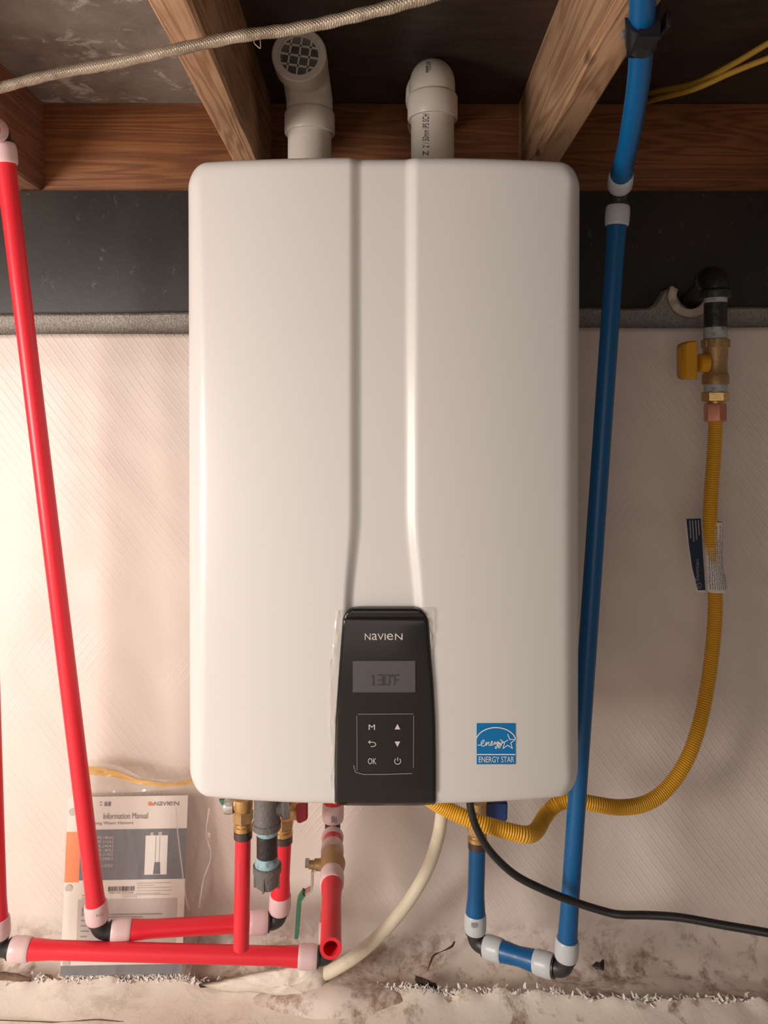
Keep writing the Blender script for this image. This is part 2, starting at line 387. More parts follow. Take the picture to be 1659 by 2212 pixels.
for k in range(3200):
    x = random.uniform(-.60, .62); ye = edge_y(x)
    if x > .12 and random.random() < .65: continue
    b = Vector((x, ye+random.uniform(-.004, .005), gz(x, ye)+.015+random.uniform(-.002, .005)))
    d = Vector((random.uniform(-1, 1), random.uniform(-.5, .7), random.uniform(-.1, 1))).normalized()
    e = Vector((random.uniform(-1, 1), random.uniform(-.6, .6), random.uniform(-.8, .8)))
    L = random.uniform(.003, .011); wd = random.uniform(.0006, .0022); s = d.cross(Vector((.3, .8, .2))).normalized()*wd
    p0, p1, p2 = b, b+d*L*.55, b+(d+e*.8).normalized()*L
    parts.append(([p0-s, p0+s, p1+s, p1-s, p2+s*.5, p2-s*.5], [(0, 1, 2, 3), (3, 2, 4, 5)]))
vs, fs = merge(parts); fr = obj('frayed_edge', vs, fs, M['pale'], gs); fr['kind'] = 'stuff'
# ================================================================== water heater
YC = .823; ZB = HC-.4195; ZT = HC+.2815; RC = .027
def halfw(z): return .2203-.0022*(1-(z-ZB)/(ZT-ZB))
def sstep(a, b, x):
    t = max(0, min(1, (x-a)/(b-a))); return t*t*(3-2*t)
def corner_in(x):     # how far the top/bottom edge is pulled in at this x (rounded corners)
    e = .2192-abs(x); return 0 if e >= RC else RC-math.sqrt(max(0, RC*RC-(RC-max(e, 0))**2))
def front(x, z, groove=True, grow=0):
    hw = halfw(z); ax = abs(x); y = YC+.020*(ax/.22)**2.4
    sx = max(hw-ax, 0); sz = max(min(z-ZB, ZT-z), 0)
    qx, qz = RC-sx, RC-sz
    s = RC-math.hypot(qx, qz) if (qx > 0 and qz > 0) else min(sx, sz)
    s = max(s, 0); wgt = sz/(sx+sz+1e-6); r = .012+.014*wgt
    if s < r: y += r-math.sqrt(max(0, r*r-(r-s)**2))
    if groove:
        k = sstep(HC-.10, HC-.215, z); out = .0375+.006*k; inn = .0225+.010*k
        y += .0062*(1-sstep(inn, out, abs(x+.0008)))
    return y
def cover_xz(px, py, fn=front):
    Y = YC
    for _ in range(6):
        x = (px-CX)*Y/F; z = HC-(py-YH)*Y/F; Y = fn(x, z)
    return x, z, Y
heater = empty('water_heater', (0, .98, ZB), 'white wall-hung tankless water heater with black control panel', 'water heater')
xs = [-.2181*math.sin(t*math.pi/2)-.0 for t in [1]]
def xcols():
    a = [i*.0016 for i in range(0, 36)]; b = []
    x = a[-1]
    while x < .19: x += .0065; b.append(x)
    e = [.2203-(.2203-b[-1])*(1-math.sin(t/16*math.pi/2)) for t in range(1, 17)]
    pos = a+b+e; return [-q for q in reversed(pos[1:])]+pos
cols = xcols(); vs = []; fs = []; nr = 120; nx = len(cols)
for xi in cols:
    u = xi/.2203
    for j in range(nr+1):
        t = j/nr; v = .5-.5*math.cos(math.pi*t); v = .55*v+.45*t
        # ease for corners
        ci = corner_in(xi*.2192/.2203); z0 = ZB+ci; z1 = ZT-ci; z = z0+(z1-z0)*v
        x = u*halfw(z); vs.append((x, front(x, z), z))
for i in range(nx-1):
    for j in range(nr):
        a = i*(nr+1)+j; fs.append((a, a+1, a+nr+2, a+nr+1))
# rim turned back to the case
rim = [i*(nr+1) for i in range(nx)]+[(nx-1)*(nr+1)+j for j in range(1, nr+1)]+[i*(nr+1)+nr for i in range(nx-2, -1, -1)]+[j for j in range(nr-1, 0, -1)]
k = len(vs); vs += [(vs[i][0], .98, vs[i][2]) for i in rim]
for i in range(len(rim)):
    j = (i+1) % len(rim); fs.append((rim[i], rim[j], k+j, k+i))
obj('front_cover', vs, fs, M['cover'], heater, ang=60)
box('case', (-.2165, .975, ZB+.004), (.2135, 1.128, ZT-.004), M['case'], heater, bev=.006, segs=3)
box('wall_bracket', (-.17, 1.118, ZT-.12), (.17, 1.1948, ZT-.02), M['case'], heater, bev=.002)
# control panel
PL = [(1315, 740), (1345, 739), (1400, 735), (1480, 729), (1560, 724), (1640, 722), (1760, 722)]
PR = [(1315, 925), (1345, 926), (1400, 930), (1480, 937), (1560, 941), (1640, 942.5), (1760, 942.5)]
def interp(t, q):
    for (a, b), (c, d) in zip(t, t[1:]):
        if q <= c: return b+(d-b)*(q-a)/(c-a)
    return t[-1][1]
def panel_y(x, z): return front(x, z, False)-.0042
rows = [1315+30*(1-math.cos(i/8*math.pi/2)) for i in range(9)]+[1345+i*(1742-1345)/50 for i in range(1, 51)]
rows[-1] = 1741.2
vs = []; fs = []; nc = 44
for r in rows:
    l, rr = interp(PL, r), interp(PR, r); ins = 30-math.sqrt(max(0, 900-(max(0, 1345-r))**2)); l += ins; rr -= ins
    for i in range(nc+1):
        t = i/nc; t = t*.6+.4*(.5-.5*math.cos(math.pi*t)); px = l+(rr-l)*t
        Y = YC
        for _ in range(6): x = (px-CX)*Y/F; z = HC-(r-YH)*Y/F; Y = panel_y(x, max(z, ZB+.0002))
        z = max(z, ZB+.0002)
        s = min(px-l, rr-px, (r-1315)*1.2)/7; s = max(0, min(1, s)); Y += .0030*(1-math.sqrt(max(0, 1-(1-s)**2)))
        Y += .0016*math.exp(-((r-1334)/3.5)**2)+.0022*math.exp(-((r-1721)/4)**2)+(.0008 if r > 1721 else 0)
        vs.append((x, Y, z))
nrw = len(rows)
for a in range(nrw-1):
    for i in range(nc): q = a*(nc+1)+i; fs.append((q, q+1, q+nc+2, q+nc+1))
rim = list(range(nc+1))+[a*(nc+1)+nc for a in range(1, nrw)]+[(nrw-1)*(nc+1)+i for i in range(nc-1, -1, -1)]+[a*(nc+1) for a in range(nrw-2, 0, -1)]
k = len(vs); vs += [(vs[i][0], vs[i][1]+.009, vs[i][2]) for i in rim]
for i in range(len(rim)): j = (i+1) % len(rim); fs.append((rim[i], rim[j], k+j, k+i))
panel = obj('control_panel', vs, fs, M['black_gloss'], heater, ang=50); panel['label'] = 'black glossy control panel with display and keys'
# ---- drawing on surfaces
def S_panel(eps=.0006):
    def f(px, py):
        x, z, Y = cover_xz(px, py, panel_y); return (x, Y-eps, z)
    return f
def S_cover(eps=.0005):
    def f(px, py):
        x, z, Y = cover_xz(px, py); return (x, Y-eps, z)
    return f
def S_plane(Z):
    return lambda px, py: P(px, py, Z)
def stroke_g(pts, wd, closed=False):
    pts = [Vector(p) for p in pts]; n = len(pts); vs = []; fs = []
    for i, p in enumerate(pts):
        a = pts[(i-1) % n] if (closed or i) else p; b = pts[(i+1) % n] if (closed or i < n-1) else p
        d = b-a; d = d.normalized() if d.length else Vector((1, 0)); nn = Vector((-d.y, d.x))*wd/2
        if closed or 0 < i < n-1:
            e = (p-a).normalized(); c = max(.45, abs(Vector((-e.y, e.x)).dot(Vector((-d.y, d.x))))); nn /= c
        vs += [p+nn, p-nn]
    for i in range(n if closed else n-1):
        j = (i+1) % n; fs.append((2*i, 2*i+1, 2*j+1, 2*j))
    return vs, fs
def rect_g(x0, y0, x1, y1): return [Vector((x0, y0)), Vector((x1, y0)), Vector((x1, y1)), Vector((x0, y1))], [(0, 1, 2, 3)]
def grid_g(x0, y0, x1, y1, nx=6, ny=6):
    vs = [Vector((x0+(x1-x0)*i/nx, y0+(y1-y0)*j/ny)) for i in range(nx+1) for j in range(ny+1)]
    return vs, [(i*(ny+1)+j, i*(ny+1)+j+1, (i+1)*(ny+1)+j+1, (i+1)*(ny+1)+j) for i in range(nx) for j in range(ny)]
_tc = {}
def text_raw(s):
    if s in _tc: return _tc[s]
    cu = bpy.data.curves.new('t', 'FONT'); cu.body = s; cu.resolution_u = 3
    o = bpy.data.objects.new('t', cu); C.objects.link(o); bpy.context.view_layer.update()
    me = bpy.data.meshes.new_from_object(o.evaluated_get(bpy.context.evaluated_depsgraph_get()))
    vs = [Vector((v.co.x, v.co.y)) for v in me.vertices]; fs = [tuple(p.vertices) for p in me.polygons]
    bpy.data.objects.remove(o); bpy.data.meshes.remove(me); bpy.data.curves.remove(cu)
    _tc[s] = (vs, fs); return vs, fs
def text_g(s, bx, rot=0):
    """text fitted to the pixel box; rot=1 reads upward, rot=-1 reads downward"""
    vs, fs = text_raw(s); x0 = min(v.x for v in vs); x1 = max(v.x for v in vs); y0 = min(v.y for v in vs); y1 = max(v.y for v in vs)
    X0, Y0, X1, Y1 = bx; out = []
    for v in vs:
        u = (v.x-x0)/(x1-x0); t = (v.y-y0)/(y1-y0)
        if rot == 0: out.append(Vector((X0+(X1-X0)*u, Y1-(Y1-Y0)*t)))
        elif rot == 1: out.append(Vector((X1-(X1-X0)*t, Y1-(Y1-Y0)*u)))
        else: out.append(Vector((X0+(X1-X0)*t, Y0+(Y1-Y0)*u)))
    return out, fs
def printed(name, geo, surf, mt, parent):
    vs, fs = geo; o = obj(name, [surf(v.x, v.y) for v in vs], fs, mt, parent, smooth=False)
    flip = [p for p in o.data.polygons if p.normal.y > 0]
    if flip:
        bm = bmesh.new(); bm.from_mesh(o.data); bmesh.ops.reverse_faces(bm, faces=[f for f in bm.faces if f.normal.y > 0]); bm.to_mesh(o.data); bm.free()
    return o
sp = S_panel(.0008); sp2 = S_panel(.0014); sc_ = S_cover(.0005); sc2 = S_cover(.0009)
# logo letters
def logo_g(x0, y0, x1, y1):
    W_ = x1-x0; spans = [('N', 0, .155), ('a', .185, .33), ('V', .335, .505), ('I', .525, .555), ('e', .585, .75), ('N', .80, 1.0)]
    return merge([text_g(c, (x0+W_*a, y0, x0+W_*b, y1)) for c, a, b in spans])
printed('logo_lettering', logo_g(788, 1368, 869.5, 1382), sp, M['print_grey'], panel)
scr = printed('display_screen', grid_g(762, 1427, 897, 1495), sp, M['lcd'], panel)
SEG = {'1': [((.5, 0), (.5, 1)), ((.25, .2), (.5, 0)), ((.2, 1), (.8, 1))], '3': [((0, 0), (1, 0)), ((1, 0), (1, 1)), ((.15, .5), (1, .5)), ((0, 1), (1, 1))], '0': [((0, 0), (1, 0)), ((1, 0), (1, 1)), ((0, 0), (0, 1)), ((0, 1), (1, 1))],
       'F': [((0, 0), (1, 0)), ((0, 0), (0, 1)), ((0, .5), (.75, .5))]}
dg = [stroke_g([(x0+a[0]*w_, 1458+a[1]*21), (x0+b[0]*w_, 1458+b[1]*21)], 2.3) for ch, x0, w_ in (('1', 800, 12), ('3', 815, 11), ('0', 830, 11), ('F', 852, 10)) for a, b in SEG[ch]]
dg.append(stroke_g([(846.5+2.2*math.cos(a*.785), 1459+2.2*math.sin(a*.785)) for a in range(8)], 1.2, True))
printed('display_digits', merge(dg), sp2, M['lcd_dig'], scr)
key = printed('keypad_frame', merge([stroke_g([(771, 1545), (771.5, 1664)], 1.4), stroke_g([(773, 1542), (893, 1541.5)], 1.6), stroke_g([(893.5, 1545), (893, 1658)], 1.4),
    stroke_g([(764, 1652), (768, 1667), (785, 1672), (830, 1672), (890, 1670)], 2.0)]), sp, M['key_line'], panel)
ks = [('M', text_g('M', (796, 1564, 810, 1576)))]
for nm, ge in (('menu_symbol', text_g('M', (796.5, 1564.5, 810, 1576))), ('ok_symbol', text_g('OK', (795, 1637, 813, 1650))),
    ('up_arrow', ([Vector((858.5, 1563)), Vector((864.5, 1575)), Vector((852.5, 1575))], [(0, 1, 2)])),
    ('down_arrow', ([Vector((858.5, 1613)), Vector((864.5, 1601)), Vector((852.5, 1601))], [(0, 1, 2)])),
    ('back_arrow', merge([stroke_g([(796, 1602.5), (806, 1602.5), (810, 1604), (812, 1607), (810, 1610.5), (806, 1612), (801, 1612)], 1.5), stroke_g([(800, 1599), (796, 1602.5), (800, 1606)], 1.5)])),
    ('power_symbol', merge([stroke_g([(859+6.6*math.sin(math.radians(a)), 1643.5-6.6*math.cos(math.radians(a))) for a in range(38, 325, 15)], 1.5), stroke_g([(859, 1635), (859, 1643)], 1.5)]))):
    printed(nm, ge, sp, M['print_grey'], panel)
# energy sticker
st = printed('energy_sticker', grid_g(1029.5, 1562, 1113.5, 1650.5), sc_, M['sticker'], heater); st['label'] = 'blue square sticker with star and white lettering'
printed('sticker_rule', rect_g(1030, 1628, 1113, 1630.2), sc2, M['white_print'], st)
printed('sticker_lettering', text_g('ENERGY STAR', (1034, 1633.5, 1110.5, 1646)), sc2, M['white_print'], st)
printed('sticker_arc', stroke_g([(1071+43.5*math.sin(math.radians(a)), 1602-31*math.cos(math.radians(a))) for a in range(-76, 79, 7)], 2.2), sc2, M['white_print'], st)
star = []
for k in range(10):
    r = 17 if k % 2 == 0 else 7; a = math.radians(36*k); star.append((1096.5+r*math.sin(a), 1602-r*math.cos(a)*1.0))
printed('sticker_star', stroke_g(star[:8]+[star[8]], 1.9), sc2, M['white_print'], st)
scr_pts = [(1032, 1608.5), (1037, 1609), (1041, 1606), (1045, 1602), (1045.5, 1598.5), (1043, 1598.5), (1039.5, 1603), (1040, 1609), (1044, 1611), (1048, 1608), (1050.5, 1602.5), (1050, 1610), (1052.5, 1605), (1055.5, 1602.5),
    (1056, 1609), (1059, 1609), (1063, 1604), (1063.5, 1600.5), (1061, 1602), (1060.5, 1607), (1063.5, 1609), (1067.5, 1604), (1069, 1601.5), (1069.5, 1604), (1068.5, 1607), (1071, 1604.5), (1076, 1601.5), (1073.5, 1602),
    (1072, 1606), (1074, 1607), (1077, 1602), (1075, 1612), (1071, 1616), (1070, 1613), (1076, 1608), (1080, 1603), (1079.5, 1606.5), (1082, 1606), (1085, 1601.5), (1082, 1610), (1078, 1615), (1077.5, 1611), (1084, 1605), (1097, 1598)]
printed('sticker_script', stroke_g([(v.x, v.y) for v in catmull([Vector((a, b, 0)) for a, b in scr_pts], 4)], 1.7), sc2, M['white_print'], st)
# protective film left around the panel
def film_piece(left, right, y0, y1, amp, ny=40, nx=5):
    vs = []; fs = []
    for j in range(ny+1):
        r = y0+(y1-y0)*j/ny; l, rr = left(r), right(r)
        for i in range(nx+1):
            px = l+(rr-l)*i/nx; x, z, Y = cover_xz(px, r)
            vs.append((x, Y-.0012-amp*(abs(noise.noise(Vector((px*.11, r*.035, 2)))) + .4*abs(noise.noise(Vector((px*.4, r*.12, 5))))), z))
    for j in range(ny):
        for i in range(nx): q = j*(nx+1)+i; fs.append((q, q+1, q+nx+2, q+nx+1))
    return vs, fs
vs, fs = film_piece(lambda r: interp([(1312, 727), (1400, 718), (1450, 711), (1520, 709), (1640, 712), (1735, 720)], r), lambda r: interp(PL, r)+1, 1318, 1734, .0028)
obj('protective_film', vs, fs, M['film'], heater, ang=30)
vs, fs = film_piece(lambda r: interp([(1312, 905), (1330, 921), (1345, 926), (1420, 932)], r), lambda r: interp([(1312, 938), (1360, 939), (1372, 936), (1420, 934)], r), 1312, 1420, .0032, 24)
obj('protective_film', vs, fs, M['film'], heater, ang=30)
# ================================================================== PVC vents
VZ = 1.06
def vent(px, name, label):
    X = (px-CX)*VZ/F; v = empty(name, (X, VZ, ZT), label, 'vent pipe'); return v, X
def arc(c, a, b, r, n=14):
    """quarter bend centred c from direction a (start offset -b...)"""
    return [c+(-a*math.cos(t)+b*math.sin(t))*r for t in [math.pi/2*i/n for i in range(n+1)]]
up = Vector((0, 0, 1)); fw = Vector((0, -1, 0)); bk = Vector((0, 1, 0))
v, X = vent(669, 'intake_vent', 'white plastic intake vent elbow with round grille facing forward on top of heater')
zh0 = P(0, 288, VZ).z; zax = HC+.4645; rb = .030
lathe('pipe', (X, VZ, ZT-.0038), up, [(0, .0300), (zh0-ZT+.015, .0300)], M['pvc'], v, 40)
lathe('coupling', (X, VZ, zh0-.002), up, [(0, .0305), (0, .0335), (.0015, .0345), (.027, .0345), (.0285, .0338), (.032, .0315), (.034, .0305)], M['pvc'], v, 40)
bend = [Vector((X, VZ, zh0+.028)), Vector((X, VZ, zax-rb))]+[Vector((X, VZ-rb, zax))+Vector((0, math.cos(t)*rb, -rb+math.sin(t)*rb))+Vector((0, 0, 0)) for t in [math.pi/2*i/12 for i in range(13)]]
bend = [Vector((X, VZ, zh0+.028)), Vector((X, VZ, zax-rb))]
bend += [Vector((X-.004*math.sin(t), VZ-rb+rb*math.cos(t), zax-rb+rb*math.sin(t))) for t in [math.pi/2*i/12 for i in range(1, 13)]]
yo = .985; bend.append(Vector((X-.0065, yo+.028, zax)))
tube('elbow', bend, .0318, M['pvc'], v, 40, False)
lathe('socket', (X-.0065, yo, zax), bk, [(0, .0262), (0, .0335), (.0015, .0352), (.028, .0352), (.031, .032), (.031, .026)], M['pvc'], v, 48, closed=True)
lathe('inner_bore', (X-.0065, yo+.0265, zax), bk, [(0, .0263), (.0, .0245), (.004, .0245), (.004, .0263)], M['pvc_in'], v, 40, closed=True)
gr = lathe('grille', (X-.0065, yo+.0035, zax), bk, [(0, .0245), (0, .0268), (.003, .0268), (.003, .0245)], M['pvc'], v, 48, closed=True)
tl = math.radians(-9); gp = []
for i in (-1, 0, 1):
    for ang in (tl, tl+math.pi/2):
        u = Vector((math.cos(ang), 0, math.sin(ang))); n_ = Vector((-math.sin(ang), 0, math.cos(ang)))
        o_ = i*.0128; L = math.sqrt(.0258**2-o_**2); c = Vector((X-.0065, yo+.005, zax))+n_*o_
        gp.append((u, n_, c, L))
for u, n_, c, L in gp:
    q = .0011; yv = Vector((0, .0012, 0)); vs = [c+u*(s*L)+n_*(a*q)+yv*b for s in (-1, 1) for a, b in ((-1, -1), (1, -1), (1, 1), (-1, 1))]
    obj('grille_bar', vs, [(0, 1, 2, 3), (4, 5, 6, 7), (0, 1, 5, 4), (1, 2, 6, 5), (2, 3, 7, 6), (3, 0, 4, 7)], M['pvc'], gr, smooth=False)
v, X = vent(934.5, 'exhaust_vent', 'white plastic exhaust vent turning back to the rim joist, lettering up its pipe')
zh0 = P(0, 257, VZ).z; zax = HC+.467; rb = .018
pip = lathe('pipe', (X, VZ, ZT-.0038), up, [(0, .0297), (zh0-ZT+.015, .0297)], M['pvc'], v, 40)
lathe('coupling', (X, VZ, zh0-.002), up, [(0, .0303), (0, .0335), (.0015, .0345), (.030, .0345), (.032, .0338), (.034, .0315), (.036, .0305)], M['pvc'], v, 40)
bend = [Vector((X, VZ, zh0+.028)), Vector((X, VZ, zax-rb))]
bend += [Vector((X, VZ+rb-rb*math.cos(t), zax-rb+rb*math.sin(t))) for t in [math.pi/2*i/12 for i in range(1, 13)]]+[Vector((X, VZ+.05, zax))]
elb = tube('elbow', bend, .0311, M['pvc'], v, 40)
lathe('socket', (X, VZ+.045, zax), bk, [(0, .030), (0, .0345), (.0015, .0355), (.030, .0355), (.030, .030)], M['pvc'], v, 40, closed=True)
lathe('back_pipe', (X, VZ+.06, zax), bk, [(0, .0297), (RIM-VZ-.0604, .0297)], M['pvc'], v, 40)
def S_cyl(Xc, Yc_, r):
    def f(px, py):
        Y = Yc_-r
        for _ in range(6):
            x = (px-CX)*Y/F; Y = Yc_-math.sqrt(max(1e-8, r*r-(x-Xc)**2))-.0003
        return (x, Y, HC-(py-YH)*Y/F)
    return f
printed('pipe_lettering', text_g("2' / 50mm IPS SCH", (912, 246, 926, 319), 1), S_cyl(X, VZ, .0302), M['ink'], pip)
printed('pipe_lettering', text_g("Z", (913, 326, 925, 336), 1), S_cyl(X, VZ, .0302), M['ink'], pip)
def S_dome(px, py):
    x = (px-CX)*1.035/F; dx = min(.03, abs(x-X)); r = math.sqrt(.0318**2-dx*dx)+rb
    cy, cz = VZ+rb, zax-rb; k = (YH-py)/F          # ray z = HC + k*Y ; circle (Y-cy)^2+(z-cz)^2=r^2
    a = 1+k*k; b = -2*cy+2*k*(HC-cz); c = cy*cy+(HC-cz)**2-r*r; D = max(0, b*b-4*a*c); Y = (-b-math.sqrt(D))/(2*a)-.0004
    return ((px-CX)*Y/F, Y, HC+k*Y)
printed('stamp', merge([rect_g(919.5, 142+i*2.6, 925, 143.5+i*2.6) for i in range(6)]+[rect_g(928, 134+i*3.1, 929.6, 136+i*3.1) for i in range(6)]+[rect_g(921, 134, 927, 135.5), rect_g(921, 137.5, 927, 139)]), S_dome, M['ink'], elb)
# ================================================================== PEX plumbing
R34 = .0112
def pex(name, a, b, mt, parent, fa=True, fb=True, r=R34, pts=None, hollow=False):
    path = pts or [a.lerp(b, i/24) for i in range(25)]
    L = [0]
    for p, q in zip(path, path[1:]): L.append(L[-1]+(q-p).length)
    def rad(i):
        k = 0
        if fa: k = max(k, 1-sstep(.018, .05, L[i]))
        if fb: k = max(k, 1-sstep(.018, .05, L[-1]-L[i]))
        return r*(1+.17*k)
    return tube(name, path, rad, mt, parent, 24)
def ring(p, d, mt, parent, stop=0, r=.0150, L=.0245, mark=True):
    """expansion ring from p along d (d points from the fitting towards the pipe)"""
    ri = .0119
    return lathe('expansion_ring', p, d, [(0, ri), (0, r*.90), (.002, r*.97), (L*.35, r), (L*.8, r*.98), (L-.0015, r*.955), (L, r*.9), (L, ri), (L*.5, ri)], mt, parent, 28, closed=True)
E0 = .0155
def elbow(c, d1, d2, parent, r=.0106):
    d1 = d1.normalized(); d2 = d2.normalized(); q = E0*.86
    a, b = c+d1*q, c+d2*q
    pts = [c+d1*(E0+.010), c+d1*E0]
    for i in range(13):
        t = i/12; pts.append(a*(1-t)**2+c*2*t*(1-t)+b*t*t)
    pts += [c+d2*E0, c+d2*(E0+.010)]
    o = tube('elbow_fitting', pts, r, M['poly'], parent, 22)
    for d in (d1, d2):
        lathe('collar', c+d*(E0-.0025), d, [(0, r), (0, r*1.22), (.0024, r*1.22), (.0024, r)], M['poly'], o, 22, closed=True)
    return o
def leg(a, b, mt, rmt, parent, ra=True, rb=True, r=R34):
    """pipe between two fitting centres with expansion rings at the ends"""
    d = (b-a).normalized(); pa, pb = a, b
    if ra: ring(a+d*E0, d, rmt, parent); pa = a+d*(E0+.004)
    if rb: ring(b-d*E0, -d, rmt, parent); pb = b-d*(E0+.004)
    return pex('pipe', pa, pb, mt, parent, ra, rb, r)
def marks(px, py, Z, parent, w_=14, h_=12, Yc=None):
    pass
# --- hot line that runs up to the joists on the far left
A = empty('hot_water_line', P(214, 2012, 1.0), 'red hot water pipe slanting up the left side, joined under the heater by black elbows', 'water pipe')
a0, a1, a2, a3 = P(3, 283, .93), P(214, 2013, 1.0), P(603, 1990, 1.045), P(612, 1812, 1.03)
leg(a0, a1, M['red'], M['ring_r'], A)
ao = P(-120, 262, .78); elbow(a0, a1-a0, ao-a0, A); leg(a0, a0+(ao-a0)*4, M['red'], M['ring_r'], A, True, False)
elbow(a1, a0-a1, a2-a1, A); leg(a1, a2, M['red'], M['ring_r'], A); elbow(a2, a1-a2, a3-a2, A)
leg(a2, a3, M['red'], M['ring_r'], A, True, False)
def brass_end(p, parent, r=.0115, h=.046):
    """crimp ring and stepped brass adaptor climbing from a pipe end at p"""
    lathe('crimp_ring', p-up*.004, up, [(0, r*.98), (0, r*1.09), (.009, r*1.09), (.009, r*.98)], M['crimp'], parent, 24, closed=True)
    b = lathe('brass_adaptor', p+up*.004, up, [(0, r*.9), (.002, r*1.12), (.007, r*1.12), (.008, r*.98), (.011, r*.98)], M['brass'], parent, 24)
    lathe('union_nut', p+up*.015, up, [(0, r*1.05), (.002, r*1.27), (.012, r*1.27), (.014, r*1.1)], M['brass_dull'], parent, 6, ang=20)
    lathe('brass_neck', p+up*.029, up, [(0, r*1.0), (.004, r*1.15), (h-.03, r*1.15)], M['brass'], parent, 24)
    return b
brass_end(a3, A)
vb = P(628, 1752, 1.02); lathe('valve_body', vb+Vector((-.012, 0, 0)), Vector((1, 0, 0)), [(0, .012), (.008, .014), (.022, .010), (.034, .007)], M['brass'], A, 20)
hp = P(651, 1746, 1.0)
h_ = [(639.5, 1728), (664, 1728), (664, 1772), (657, 1775), (647, 1780), (640, 1776)]
def slab(name, px, Z, th, mt, parent, bev=.0012):
    n = len(px); vs = [P(x, y, Z) for x, y in px]; vs += [v_+Vector((0, th, 0)) for v_ in vs]
    fs = [tuple(range(n)), tuple(range(n, 2*n))]+[(i, (i+1) % n, n+(i+1) % n, n+i) for i in range(n)]
    o = obj(name, vs, fs, mt, parent, ang=30)
    if bev:
        bm = bmesh.new(); bm.from_mesh(o.data); bmesh.ops.bevel(bm, geom=bm.edges[:], offset=bev, segments=2, affect='EDGES'); bm.to_mesh(o.data); bm.free()
    return o
slab('valve_handle', h_, 1.0, .010, M['red_h'], A)
# --- second hot line with drain valve
B = empty('hot_water_line', P(711, 2068, 1.0), 'red hot water pipe lying lowest along the floor with a brass drain valve branch', 'water pipe')
b0, b1, b2, b3, b4 = P(-62, 150, .96), P(-3, 2049, .98), P(711, 2068, 1.0), P(718.5, 1797, 1.05), P(720, 1722, 1.05)
leg(b0, b1, M['red'], M['ring_r'], B, False, True); elbow(b1, b0-b1, b2-b1, B); leg(b1, b2, M['red'], M['ring_r'], B); elbow(b2, b1-b2, b3-b2, B)
leg(b2, b3, M['red'], M['ring_r'], B)
be = P(714.5, 2049, .80); bd = (be-b3).normalized()
tee = tube('tee_fitting', [b3-up*.02, b3+up*.02], .0106, M['poly'], B, 22)
tube('tee_branch', [b3, b3+bd*.024], .0106, M['poly'], tee, 22)
leg(b3, b4, M['red'], M['ring_r'], B, True, False)
ring(b3+bd*.012, bd, M['ring_r'], B, L=.012); pex('pipe', b3+bd*.016, b3+bd*.062, M['red'], B, False, False, .0122)
ring(b3+bd*.062, -bd, M['ring_r'], B, L=.022)
vb = lathe('ball_valve', b3+bd*.062, bd, [(0, .011), (.002, .0142), (.012, .0150), (.022, .0168), (.032, .0150), (.044, .0142), (.045, .011)], M['brass_dull'], B, 20)
ring(b3+bd*.106, bd, M['ring_r'], B, L=.027)
path = [(b3+bd*.112).lerp(be, i/20) for i in range(21)]
Lp = [(p-path[0]).length for p in path]; radf = lambda i: .0112*(1+.13*max(1-sstep(.02, .05, Lp[i]), .18*sstep(.9, 1, i/20)))
v1, f1 = tube_g(path, radf, 28, False); v2, f2 = tube_g([p for p in path], lambda i: .0078 if i else .0001, 28, False)
k = len(v1); nn = len(path); f3 = [((nn-1)*28+q, (nn-1)*28+(q+1) % 28, k+(nn-1)*28+(q+1) % 28, k+(nn-1)*28+q) for q in range(28)]
obj('drain_pipe', v1+v2, f1+[tuple(q+k for q in f) for f in f2]+f3, M['red'], B, ang=40)
vc = b3+bd*.085
lathe('valve_stem', vc, Vector((-1, 0, 0)), [(.008, .0075), (.022, .0070), (.023, .0052), (.029, .0052)], M['brass_dull'], vb and B, 18)
lathe('stem_nut', vc+Vector((-.0285, 0, .002)), Vector((-1, 0, 0)), [(0, .0055), (.005, .0055)], M['steel'], B, 6, ang=20)
def flat_bar(name, pts, wd, th, mt, parent):
    vs = []; fs = []; n = len(pts); yv = Vector((0, 1, 0))
    for i, p in enumerate(pts):
        d = (pts[min(i+1, n-1)]-pts[max(i-1, 0)]).normalized(); nn_ = d.cross(yv).normalized()*th/2
        for a, b in ((1, -1), (1, 1), (-1, 1), (-1, -1)): vs.append(p+nn_*a+yv*(wd/2*b))
    for i in range(n-1):
        for q in range(4): q2 = (q+1) % 4; fs.append((i*4+q, i*4+q2, i*4+4+q2, i*4+4+q))
    fs += [(0, 1, 2, 3), tuple((n-1)*4+q for q in range(4))]; return obj(name, vs, fs, mt, parent, ang=40)
lz = vc.y-.002
lev = flat_bar('lever', [P(x, y, lz) for x, y in ((683, 1873), (675, 1882), (674, 1918), (669, 1923), (655, 1930))], .013, .0026, M['steel'], B)
flat_bar('lever_grip', [P(x, y, lz-.002) for x, y in ((657, 1927), (650, 1937), (646.5, 1942), (644.5, 1975), (642, 2010), (641.5, 2020))], .014, .0046, M['green_h'], lev)
# --- pressure relief discharge
Rf = empty('relief_pipe', P(521, 2048, .945), 'short straight red discharge pipe hanging open-ended from a brass fitting', 'discharge pipe')
r0, r1 = P(525, 1802, .945), P(521, 2048, .945)
v1, f1 = tube_g([r0.lerp(r1, i/10) for i in range(11)], .0096, 24, False); v2, f2 = tube_g([r0.lerp(r1, i/10) for i in range(11)], .0072, 24, False)
k = len(v1); f3 = [(10*24+q, 10*24+(q+1) % 24, k+10*24+(q+1) % 24, k+10*24+q) for q in range(24)]
obj('pipe', v1+v2, f1+[tuple(q+k for q in f) for f in f2]+f3, M['red'], Rf, ang=40)
brass_end(r0, Rf, .0104, .046)
bp = P(505, 1741, .95); lathe('test_lever_pivot', bp+Vector((-.012, 0, 0)), Vector((1, 0, 0)), [(0, .004), (.001, .009), (.006, .010), (.012, .009), (.013, .006)], M['steel'], Rf, 20)
